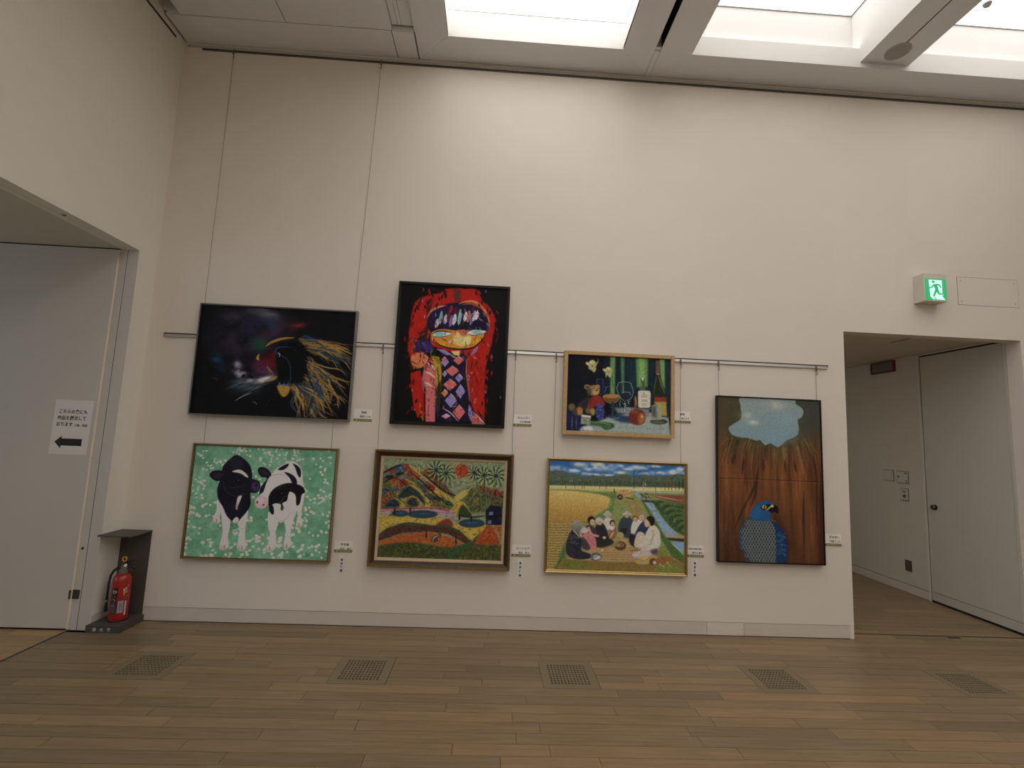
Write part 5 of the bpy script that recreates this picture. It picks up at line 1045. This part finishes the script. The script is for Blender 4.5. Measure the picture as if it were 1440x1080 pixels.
# ---- 6 harvest picnic
def P_harvest(p):
    p.fill((44, 96, 148)); n = p.noise(9, 16, 4)
    Y = np.mgrid[0:p.H, 0:p.W][0] / p.H
    for cx, cy, rx, ry in ((180, 165, 60, 20), (310, 180, 60, 16), (360, 130, 60, 16), (520, 140, 80, 30), (600, 150, 70, 26), (440, 165, 40, 14), (540, 212, 110, 10), (690, 138, 36, 14), (720, 195, 70, 14), (840, 150, 70, 16), (890, 200, 60, 10), (1000, 190, 70, 14), (1150, 190, 80, 22), (1190, 160, 40, 16), (980, 140, 50, 10), (420, 205, 40, 10), (760, 165, 40, 10)):
        p.blob(cx, cy, rx, ry, (176, 186, 196), 1.0, nz=.6, fr=24); p.blob(cx, cy + ry * .7, rx * .8, ry * .35, (120, 138, 160), .5, nz=.5, fr=20)
    p.poly([(130, 190), (180, 178), (240, 180), (300, 215), (370, 215), (420, 235), (470, 212), (540, 225), (600, 225), (680, 210), (760, 205), (820, 225), (900, 210), (960, 215), (1050, 218), (1120, 205), (1215, 200), (1212, 320), (128, 300)], (80, 90, 72), 2, smooth=False, tex=.1)
    p.strokes(190, (130, 195, 1212, 275), [(50, 62, 52), (88, 100, 76), (74, 92, 66), (104, 112, 84)], 40, 7, -.4, .5, .55); p.poly([(128, 262), (1212, 262), (1212, 310), (128, 300)], (66, 80, 58), 4, tex=.15); p.strokes(150, (130, 250, 1210, 305), [(40, 54, 44), (120, 124, 96), (84, 96, 60), (150, 146, 120)], 14, 6, 1.5, .4, .7)
    p.strokes(50, (1030, 250, 1160, 320), [(140, 84, 46), (120, 70, 44), (96, 80, 50)], 18, 9, 1.5, .3, .8)
    p.poly([(125, 300), (1212, 312), (1212, 345), (122, 345)], (186, 172, 110), 3, tex=.05); p.poly([(125, 318), (700, 325), (700, 350), (122, 350)], (176, 164, 96), 3); p.line([(125, 335), (330, 338), (480, 345)], 8, (90, 110, 60), .8, 2)
    for x in (258, 330, 390, 405, 530, 580): p.line([(x, 300), (x, 325)], 4, (40, 40, 34), .8)
    # central green and path
    p.poly([(105, 345), (1212, 345), (1205, 1005), (100, 975)], (124, 130, 66), 3, tex=.06)
    p.poly([(440, 366), (660, 360), (665, 420), (640, 500), (560, 560), (480, 560), (600, 480), (620, 400)], (84, 118, 58), 4, smooth=True, tex=.08); p.poly([(650, 400), (800, 400), (900, 520), (880, 620), (640, 600), (640, 500)], (128, 134, 72), 5, tex=.08); p.poly([(720, 410), (800, 420), (880, 500), (900, 560), (800, 540), (780, 480)], (152, 112, 68), 8, tex=.1, alpha=.8)
    p.strokes(220, (560, 400, 960, 640), [(104, 124, 62), (146, 144, 82), (88, 112, 54)], 24, 4, .9, .6, .4)
    # wheat
    p.poly([(122, 345), (300, 345), (520, 368), (600, 390), (612, 420), (590, 480), (510, 530), (420, 585), (112, 585)], (188, 162, 88), 2, grad=(160, 118, 48), tex=.05, smooth=False); p.strokes(200, (120, 350, 600, 480), [(204, 180, 108), (176, 148, 76)], 60, 4, .06, .05, .4); p.strokes(330, (115, 470, 560, 585), [(190, 150, 70), (128, 92, 38), (160, 118, 48)], 44, 4, 1.5, .12, .55)
    # stubble
    p.poly([(112, 585), (430, 585), (330, 620), (265, 720), (215, 860), (165, 975), (100, 975)], (148, 122, 62), 3, tex=.08)
    for y in np.arange(598, 970, 21):
        for x in np.arange(112, 430 - (y - 585) * .62, 17): p.line([(x + p.rng.normal() * 3, y + p.rng.normal() * 3), (x + 9, y + 3)], 6, (78, 62, 32), .75, 2)
        p.line([(110, y + 9), (420 - (y - 585) * .62, y + 11)], 5, (186, 160, 86), .5)
    p.poly([(265, 740), (250, 800), (245, 975), (160, 975), (200, 890), (235, 790)], (74, 104, 44), 4, tex=.12); p.strokes(60, (170, 780, 260, 970), [(52, 84, 36), (110, 130, 60)], 36, 5, -1.1, .3, .7)
    # right: river, paddies, bank
    p.poly([(940, 368), (1212, 372), (1206, 442), (1090, 425), (1010, 400)], (124, 74, 52), 3, tex=.12); p.line([(960, 372), (1060, 395), (1206, 420)], 8, (176, 160, 130), .7, 2); p.line([(820, 345), (1000, 350), (1212, 352)], 8, (160, 168, 160), .8)
    p.poly([(950, 425), (1010, 412), (1206, 445), (1200, 695), (1130, 660), (1050, 580), (1000, 500)], (54, 78, 40), 3, tex=.1)
    for k in range(6):
        x, y = 1010 + k * 34, 450 + k * 40; p.line([(x, y + 20), (x + 60, y - 18), (x + 190, y + 10)], 26, (92, 116, 60), .6, 2); p.line([(x + 10, y + 40), (x + 80, y + 10), (x + 200, y + 40)], 10, (36, 54, 28), .7, 2)
    p.poly([(795, 355), (835, 352), (880, 400), (960, 450), (1010, 530), (1080, 620), (1160, 692), (1060, 705), (1000, 610), (930, 480), (860, 410)], (124, 146, 172), 2, tex=.05); p.strokes(60, (900, 440, 1140, 690), [(176, 188, 200), (84, 108, 140)], 30, 6, .95, .3, .6)
    p.poly([(860, 400), (900, 450), (980, 590), (1040, 700), (1200, 860), (1195, 960), (1110, 880), (1000, 700), (940, 560), (880, 450)], (70, 98, 44), 3, tex=.12); p.strokes(180, (900, 480, 1195, 950), [(110, 136, 62), (46, 74, 32), (84, 112, 50)], 34, 5, -1.0, .4, .55)
    p.poly([(870, 412), (970, 415), (965, 432), (880, 430)], (60, 56, 48), 2); p.poly([(1050, 695), (1202, 700), (1200, 722), (1060, 715)], (158, 138, 96), 2); p.poly([(1060, 715), (1200, 722), (1200, 748), (1080, 735)], (48, 50, 50), 2); p.poly([(1095, 742), (1198, 752), (1196, 830), (1150, 800)], (112, 140, 180), 3, tex=.06)
    p.line([(1100, 760), (1150, 800), (1194, 850)], 12, (180, 196, 214), .5, 2)
    # foreground, mat
    p.poly([(240, 880), (1200, 905), (1196, 1005), (170, 975)], (122, 100, 48), 3, tex=.08); p.poly([(245, 890), (420, 905), (410, 980), (235, 972)], (104, 104, 44), 8, tex=.08); p.poly([(1000, 800), (1140, 900), (1196, 990), (1196, 1000), (960, 1000), (960, 860)], (112, 116, 48), 6, tex=.1)
    p.poly([(255, 885), (470, 780), (560, 720), (800, 730), (1000, 880), (970, 905), (640, 912), (300, 895)], (160, 130, 82), 2, tex=.05)
    for k in range(6): p.line([(520 + k * 4, 800 + k * 18), (830 + k * 10, 805 + k * 18)], 4, (118, 90, 54), .6)
    # cart, poles
    p.poly([(660, 370), (690, 335), (760, 330), (800, 350), (790, 380), (700, 395)], (166, 134, 74), 2, smooth=True, tex=.1); p.ell(692, 390, 22, 22, (50, 42, 36), soft=2); p.ell(692, 390, 10, 10, (130, 110, 80)); p.line([(740, 395), (800, 405)], 9, (70, 56, 44), .9); p.line([(645, 330), (648, 355)], 10, (70, 66, 60), .9); p.line([(768, 325), (770, 345)], 11, (170, 166, 150), .9)
    p.line([(808, 168), (806, 320)], 5, (56, 56, 56), .9); p.line([(985, 136), (978, 350)], 4, (70, 70, 66), .9); p.line([(882, 265), (878, 380)], 9, (150, 150, 140), .8, 2); p.line([(892, 270), (905, 300)], 12, (176, 150, 140), .8, 2); p.strokes(30, (865, 360, 950, 410), [(90, 80, 66), (60, 54, 46), (150, 140, 116)], 26, 6, .6, 1, .8)
    for x in (1055, 1085, 1110, 1140): p.line([(x, 285), (x, 330)], 5, (70, 56, 42), .8)
    p.line([(1170, 240), (1170, 330)], 14, (44, 66, 44), .8, 2); p.line([(1200, 235), (1200, 330)], 14, (40, 60, 40), .8, 2)
    SK = (186, 150, 118)
    # people, far to near
    def head(x, y, r, hair, face=SK, dx=0, dy=8, kerchief=None):
        p.ell(x, y, r, r * 1.12, hair, soft=2, tex=.08); p.ell(x + dx, y + dy, r * .68, r * .8, face, soft=2, tex=.05)
        p.line([(x + dx - r * .3, y + dy - 2), (x + dx - r * .08, y + dy - 2)], 3, (60, 40, 34), .8); p.line([(x + dx + r * .15, y + dy - 2), (x + dx + r * .4, y + dy - 2)], 3, (60, 40, 34), .8); p.line([(x + dx - r * .1, y + dy + r * .4), (x + dx + r * .25, y + dy + r * .4)], 3, (130, 70, 60), .8)
        if kerchief: p.line([(x - r, y + 2), (x, y - r * .8), (x + r, y + 2)], r * .7, kerchief, .95)
    p.poly([(555, 620), (570, 565), (610, 560), (640, 590), (640, 650), (600, 660)], (178, 170, 156), 2, smooth=True); head(590, 530, 25, (140, 138, 130), dy=10, kerchief=(156, 154, 146))
    p.poly([(672, 640), (690, 580), (720, 550), (770, 552), (800, 600), (795, 690), (740, 720), (690, 690)], (50, 66, 68), 2, smooth=True, tex=.1); head(746, 528, 25, (60, 54, 50), dy=10, kerchief=(166, 160, 154)); p.poly([(690, 640), (745, 640), (740, 690), (700, 690)], (46, 40, 36), 2)
    p.poly([(775, 660), (790, 590), (830, 570), (870, 590), (870, 640), (820, 700), (785, 700)], (186, 176, 160), 2, smooth=True); head(812, 560, 24, (112, 86, 40), dy=12); p.line([(785, 545), (812, 530), (845, 548)], 20, (150, 118, 56), .9, 2)
    p.poly([(800, 720), (830, 640), (870, 590), (910, 600), (925, 680), (860, 730)], (42, 54, 76), 2, smooth=True, tex=.1); head(872, 545, 30, (130, 124, 112), dx=-8, dy=10)
    p.poly([(760, 700), (800, 690), (850, 770), (830, 800), (770, 770)], (40, 38, 44), 3, smooth=True)
    p.poly([(600, 660), (612, 625), (650, 620), (660, 680), (640, 730), (590, 740), (600, 700)], (130, 90, 60), 2, smooth=True, tex=.1); p.ell(622, 632, 24, 26, (196, 184, 172), soft=2); head(628, 600, 22, (40, 32, 30), dx=2, dy=6); p.line([(600, 735), (625, 690), (640, 670)], 14, SK, .9, 2)
    p.poly([(490, 640), (520, 605), (560, 610), (590, 680), (600, 760), (540, 795), (480, 770)], (48, 38, 46), 2, smooth=True, tex=.2); head(522, 585, 26, (150, 146, 150), dx=6, dy=12, kerchief=(166, 160, 164)); p.poly([(500, 740), (590, 720), (640, 760), (560, 795), (500, 790)], (42, 48, 36), 3, smooth=True); p.ell(562, 718, 14, 11, SK)
    p.poly([(400, 660), (420, 625), (460, 620), (500, 660), (500, 700), (470, 720), (390, 700)], (74, 52, 60), 2, smooth=True, tex=.1); p.ell(405, 662, 34, 26, (176, 160, 158), soft=3); head(460, 580, 30, (32, 26, 26), dx=8, dy=14); p.line([(440, 640), (460, 690), (512, 706)], 17, SK, .9)
    p.poly([(390, 700), (440, 680), (490, 720), (498, 790), (470, 812), (420, 770)], (180, 106, 106), 2, smooth=True, tex=.06); p.line([(430, 720), (480, 780)], 6, (150, 80, 84), .6, 2); p.poly([(370, 720), (410, 730), (450, 800), (420, 820), (380, 790)], (70, 58, 60), 3, smooth=True)
    p.poly([(262, 850), (258, 770), (285, 690), (320, 650), (360, 690), (385, 760), (380, 820), (450, 850), (440, 885), (330, 890)], (44, 42, 52), 2, smooth=True, tex=.15); p.strokes(70, (265, 680, 360, 770), [(120, 120, 124), (80, 80, 90)], 9, 3, .5, .8, .7); p.strokes(24, (265, 790, 330, 880), [(110, 70, 78), (80, 66, 74)], 44, 4, 1.2, .15, .6)
    p.ell(342, 628, 44, 48, (146, 142, 130), soft=2, grad=(98, 92, 82), tex=.04); p.line([(310, 655), (345, 690), (365, 720)], 10, (170, 160, 140), .9, 2); p.line([(368, 680), (378, 720)], 14, SK, .9, 2)
    p.poly([(800, 780), (820, 690), (850, 668), (885, 690), (895, 760), (850, 800)], (180, 164, 140), 2, smooth=True, tex=.05)
    p.poly([(860, 800), (880, 720), (910, 650), (950, 610), (1000, 650), (1012, 720), (1000, 790), (920, 815), (850, 820)], (186, 172, 152), 2, smooth=True, tex=.04); p.line([(960, 690), (920, 770), (850, 808)], 26, (176, 160, 142), .9); p.line([(955, 650), (948, 720), (930, 770)], 4, (130, 112, 96), .7)
    p.ell(905, 598, 22, 34, SK, soft=2); p.poly([(902, 560), (930, 540), (965, 560), (960, 610), (940, 620), (925, 590)], (34, 28, 28), 2, smooth=True); p.line([(770, 822), (850, 812)], 9, (120, 78, 50), .9)
    p.poly([(785, 850), (810, 830), (900, 810), (990, 800), (990, 840), (930, 858), (840, 880), (790, 872)], (170, 156, 146), 2, smooth=True, tex=.05); p.poly([(930, 820), (985, 805), (990, 840), (950, 850)], (84, 70, 72), 4, smooth=True)
    # pots, hat, dog
    p.ell(692, 697, 26, 24, (168, 140, 86), soft=2); p.ell(690, 782, 46, 36, (78, 56, 34), soft=2); p.ell(690, 776, 34, 22, (112, 84, 48), soft=2); p.strokes(12, (665, 765, 715, 790), [(170, 150, 96), (150, 110, 60)], 12, 5, .5, 1, .8); p.poly([(610, 790), (650, 750), (680, 745), (650, 790)], (120, 116, 64), 3, smooth=True)
    p.ell(617, 818, 20, 13, (176, 124, 84), soft=2); p.ell(545, 820, 10, 8, (176, 170, 130), soft=2); p.ell(495, 872, 46, 34, (90, 88, 80), soft=2); p.ell(502, 876, 34, 22, (140, 138, 130), soft=2); p.line([(480, 890), (510, 880), (530, 860)], 10, (206, 204, 196), .9, 2); p.line([(470, 845), (500, 850), (540, 868)], 5, (60, 56, 50), .8)
    p.ell(868, 908, 60, 22, (166, 140, 84), soft=2, tex=.05); p.ell(876, 880, 34, 24, (178, 150, 92), soft=2, tex=.05); p.line([(846, 892), (876, 900), (906, 890)], 5, (120, 96, 56), .8)
    p.poly([(960, 900), (1010, 872), (1090, 868), (1140, 890), (1165, 918), (1120, 905), (1080, 905), (1020, 930), (975, 930)], (134, 88, 46), 2, smooth=True, tex=.1); p.ell(950, 908, 30, 28, (100, 62, 36), soft=2, tex=.1); p.ell(962, 914, 14, 15, (190, 160, 130), soft=3); p.line([(1000, 925), (1030, 945), (1048, 962)], 12, (176, 140, 96), .9, 1); p.line([(1060, 910), (1085, 940), (1095, 962)], 10, (176, 140, 96), .9, 1); p.line([(1100, 880), (1150, 900), (1172, 922)], 8, (160, 120, 80), .9, 1)

# ---- 7 blue hawk under a hole of sky
def P_hawk(p):
    p.fill((106, 64, 34)); Y = (np.mgrid[0:p.H, 0:p.W][0] / p.H); X = (np.mgrid[0:p.H, 0:p.W][1] / p.W)
    g1 = p.noise(26, 4, 4); g2 = p.noise(60, 7, 3); p.img *= (1 + (g1 - .5) * .7 + (g2 - .5) * .25)[..., None]
    p.mix(np.clip((.40 - Y) / .28, 0, 1) * .95, (72, 68, 46)); p.mix(np.clip((.30 - Y) / .2, 0, 1) * np.clip((X - .72) / .15, 0, 1), (66, 64, 60)); p.mix(np.clip((.22 - Y) / .2, 0, 1) * np.clip((.25 - X) / .2, 0, 1) * .7, (78, 66, 44))
    p.mix(np.clip((Y - .78) / .3, 0, 1) * .5, (54, 34, 22)); p.mix(np.clip((X - .90) / .08, 0, 1) * np.clip((Y - .3) / .3, 0, 1) * .7, (48, 26, 16)); p.mix(np.clip((.30 - np.abs(X - .12)) / .3, 0, 1) * np.clip((Y - .6) / .3, 0, 1) * .5, (56, 36, 22))
    hole = [(228, 72), (490, 82), (520, 112), (552, 135), (562, 160), (550, 188), (530, 205), (536, 255), (522, 292), (468, 318), (445, 338), (415, 358), (376, 338), (345, 348), (318, 320), (298, 324), (252, 310), (205, 306), (162, 292), (142, 255), (172, 230), (205, 208), (216, 180), (210, 130)]
    p.poly(hole, (66, 74, 36), 26, alpha=.95); p.poly(hole, (58, 66, 34), 9, alpha=.9)
    for k in range(90):
        x = p.rng.uniform(130, 600); y = 300 + 70 * math.exp(-((x - 400) / 120) ** 2) * p.rng.random() + p.rng.uniform(0, 50); L = p.rng.uniform(40, 170); lean = (x - 370) * .22
        p.line([(x, y), (x + lean * .5, y + L * .5), (x + lean, y + L)], p.rng.uniform(5, 15), [(62, 68, 34), (50, 48, 28), (92, 84, 46), (104, 66, 36), (128, 104, 62)][k % 5], .5, 1)
    for q in ([(310, 470), (285, 580), (230, 690), (170, 820)], [(300, 500), (290, 620), (260, 700)], [(225, 420), (215, 520)], [(505, 430), (520, 500)], [(335, 430), (335, 500)], [(455, 430), (460, 510)], [(560, 600), (555, 760), (560, 900)], [(180, 400), (160, 460)], [(610, 400), (630, 520), (630, 800)]): p.line(q, 14, (44, 30, 18), .6, 2)
    p.strokes(120, (90, 430, 650, 990), [(134, 84, 44), (84, 48, 26), (150, 96, 54), (70, 42, 24)], 150, 6, 1.5, .12, .3)
    p.poly(hole, (128, 140, 134), 1.5, smooth=True, tex=.02, grad=(116, 138, 142)); p.blob(400, 120, 70, 26, (168, 164, 150), .8, nz=.4); p.blob(240, 180, 34, 18, (186, 180, 158), .8, nz=.4); p.blob(280, 220, 30, 14, (178, 178, 164), .7, nz=.4); p.blob(450, 190, 70, 40, (122, 146, 152), .6, nz=.3); p.blob(430, 300, 90, 40, (114, 144, 156), .6, nz=.3)
    p.line([(82, 538), (300, 540), (660, 550)], 4, (50, 32, 20), .7); p.line([(82, 543), (300, 545), (660, 555)], 2.5, (140, 92, 54), .5)
    p.blob(430, 880, 90, 130, (60, 34, 20), .8, nz=.2)
    p.poly([(198, 900), (202, 830), (225, 780), (255, 760), (240, 860), (225, 930), (240, 980), (215, 950)], (26, 62, 104), 2, smooth=True)
    body = [(232, 775), (265, 755), (320, 752), (375, 765), (395, 800), (404, 880), (406, 1015), (252, 1015), (222, 950), (206, 890), (214, 820)]
    p.poly(body, (58, 68, 74), 1.5, smooth=True, tex=.08)
    for j, y in enumerate(range(768, 1010, 15)):
        for x in np.arange(212 + (8 if j % 2 else 0), 404, 16):
            if x < 232 and (y < 800 or y > 930): continue
            if x < 255 and y > 975: continue
            p.line([(x - 8, y), (x - 6, y + 8), (x, y + 12), (x + 6, y + 8), (x + 8, y)], 2.6, (146, 144, 122), .75)
    p.poly([(376, 772), (410, 790), (445, 830), (462, 890), (462, 950), (455, 1015), (405, 1015), (404, 900), (396, 810)], (22, 52, 90), 1.5, smooth=True, tex=.08)
    for k in range(40): x, y = p.rng.uniform(405, 455), p.rng.uniform(820, 960); p.line([(x - 6, y), (x, y + 7), (x + 6, y + 1)], 2.5, (70, 112, 146), .7)
    p.poly([(262, 758), (266, 722), (288, 685), (325, 663), (365, 661), (392, 676), (385, 715), (370, 735), (372, 768), (320, 774)], (32, 82, 126), 1.5, smooth=True, tex=.07); p.poly([(270, 720), (300, 690), (320, 720), (300, 760), (268, 755)], (38, 94, 138), 5, smooth=True, alpha=.7)
    p.poly([(320, 695), (345, 682), (385, 680), (380, 700), (345, 712), (325, 708)], (22, 26, 36), 1.5, smooth=True); p.poly([(362, 712), (380, 690), (402, 684), (415, 703), (413, 730), (396, 722), (372, 724)], (18, 18, 20), 1.2, smooth=True)
    p.line([(345, 712), (365, 700), (384, 678)], 6, (196, 176, 84), .95, 2); p.ell(338, 695, 12, 9, (200, 178, 80)); p.ell(339, 695, 6, 6, (20, 18, 16)); p.ell(382, 690, 8, 7, (190, 180, 110))

GN = (2.0, 2.15, 2.4)
Mgrey = mat('frame_pewter', (.20, .19, .185), rough=.35, metal=.7, var=.05); Mblk = mat('frame_black', (.010, .010, .009), rough=.5, spec=.25); Mwdt = mat('frame_brown_wood', (.22, .15, .075), rough=.45, var=.12, scale=12); Mpine = mat('frame_pine', (.52, .345, .155), rough=.5, var=.10, scale=9, stretch=(6, 1, 6)); Mgold = mat('frame_gold', (.42, .29, .10), rough=.32, metal=.75, var=.1, scale=20); Mgoldd = mat('frame_gold_dark', (.17, .105, .035), rough=.4, metal=.4, var=.2, scale=40); Mumb = mat('frame_umber', (.035, .022, .012), rough=.35, var=.15, scale=20); Mlin = mat('frame_linen', (.55, .43, .28), rough=.7, var=.04, scale=40)
painting(.395, 1.591, 1.495, 2.355, .0175, [(0, 0, 0), (0, .034, 0), (.011, .034, 1), (.0115, .026, 1), (.0175, .026, 1), (.0175, 0, 1)], [Mgrey, Mblk], 'black painting of a roaring lion blowing coloured clouds, slim grey frame', P_lion, [(285, 88), (1252, 130), (1207, 810), (222, 763)], 1, [v * 0.78 for v in GN], 0.90)
painting(.463, 1.528, .452, 1.287, .016, [(0, 0, 0), (0, .036, 0), (.009, .036, 0), (.0095, .028, 1), (.016, .028, 1), (.016, 0, 1)], [Mwdt, Mgoldd], 'green meadow painting of two black and white calves, thin wooden frame', P_calves, [(182, 128), (1200, 172), (1130, 985), (85, 937)], 2, [v * 0.97 for v in GN], 0.80, omat=M_acr)
painting(1.897, 2.773, 1.491, 2.613, .026, [(0, 0, 0), (0, .042, 0), (.018, .042, 0), (.0185, .026, 0), (.026, .026, 0), (.026, 0, 0)], [Mblk], 'red and black portrait of a girl with teal eyes, black frame', P_portrait, [(160, 95), (828, 125), (787, 985), (110, 958)], 3, [v * 0.72 for v in GN], 1.00, depth=.042, canvas_back=.012)
painting(1.806, 2.857, .438, 1.296, .067, [(0, 0, 0), (0, .040, 0), (.006, .052, 0), (.016, .050, 1), (.024, .036, 2), (.040, .030, 2), (.044, .034, 1), (.049, .032, 3), (.066, .026, 3), (.067, .022, 3), (.067, 0, 3)], [Mgoldd, Mgoldd, Mumb, Mlin], 'colourful thick-brushed mountain village painting with palms, dark ornate frame', P_village, [(207, 155), (1107, 190), (1080, 915), (165, 880)], 4, [v * 0.60 for v in GN], 0.86, depth=.034, canvas_back=.012)
painting(3.222, 4.100, 1.470, 2.124, .029, [(0, 0, 0), (0, .044, 0), (.026, .044, 0), (.029, .040, 0), (.029, 0, 0)], [Mpine], 'still life painting with teddy bear, bottles and apple, pale wood frame', P_still, [(188, 112), (1138, 158), (1122, 855), (165, 825)], 5, [v * 0.68 for v in GN], 0.78, butt=True, depth=.044, canvas_back=.014)
painting(3.117, 4.207, .436, 1.284, .021, [(0, 0, 0), (0, .036, 0), (.005, .040, 0), (.012, .034, 1), (.0165, .030, 2), (.021, .026, 2), (.021, 0, 2)], [Mgold, Mgoldd, Mgold], 'harvest field painting of villagers picnicking on a mat, gold frame', P_harvest, [(135, 100), (1215, 133), (1197, 1000), (103, 972)], 6, [v * 0.90 for v in GN], 0.83, depth=.036, canvas_back=.012, omat=M_acr)
painting(4.445, 5.290, .550, 1.826, .0085, [(0, 0, 0), (0, .034, 0), (.007, .034, 0), (.0085, .029, 0), (.0085, 0, 0)], [Mblk], 'tall brown painting of a blue hawk below a hole of sky, thin black frame', P_hawk, [(83, 78), (652, 95), (668, 1008), (82, 1000)], 7, [v * 0.80 for v in GN], 0.88, depth=.034, canvas_back=.008, omat=M_acr)
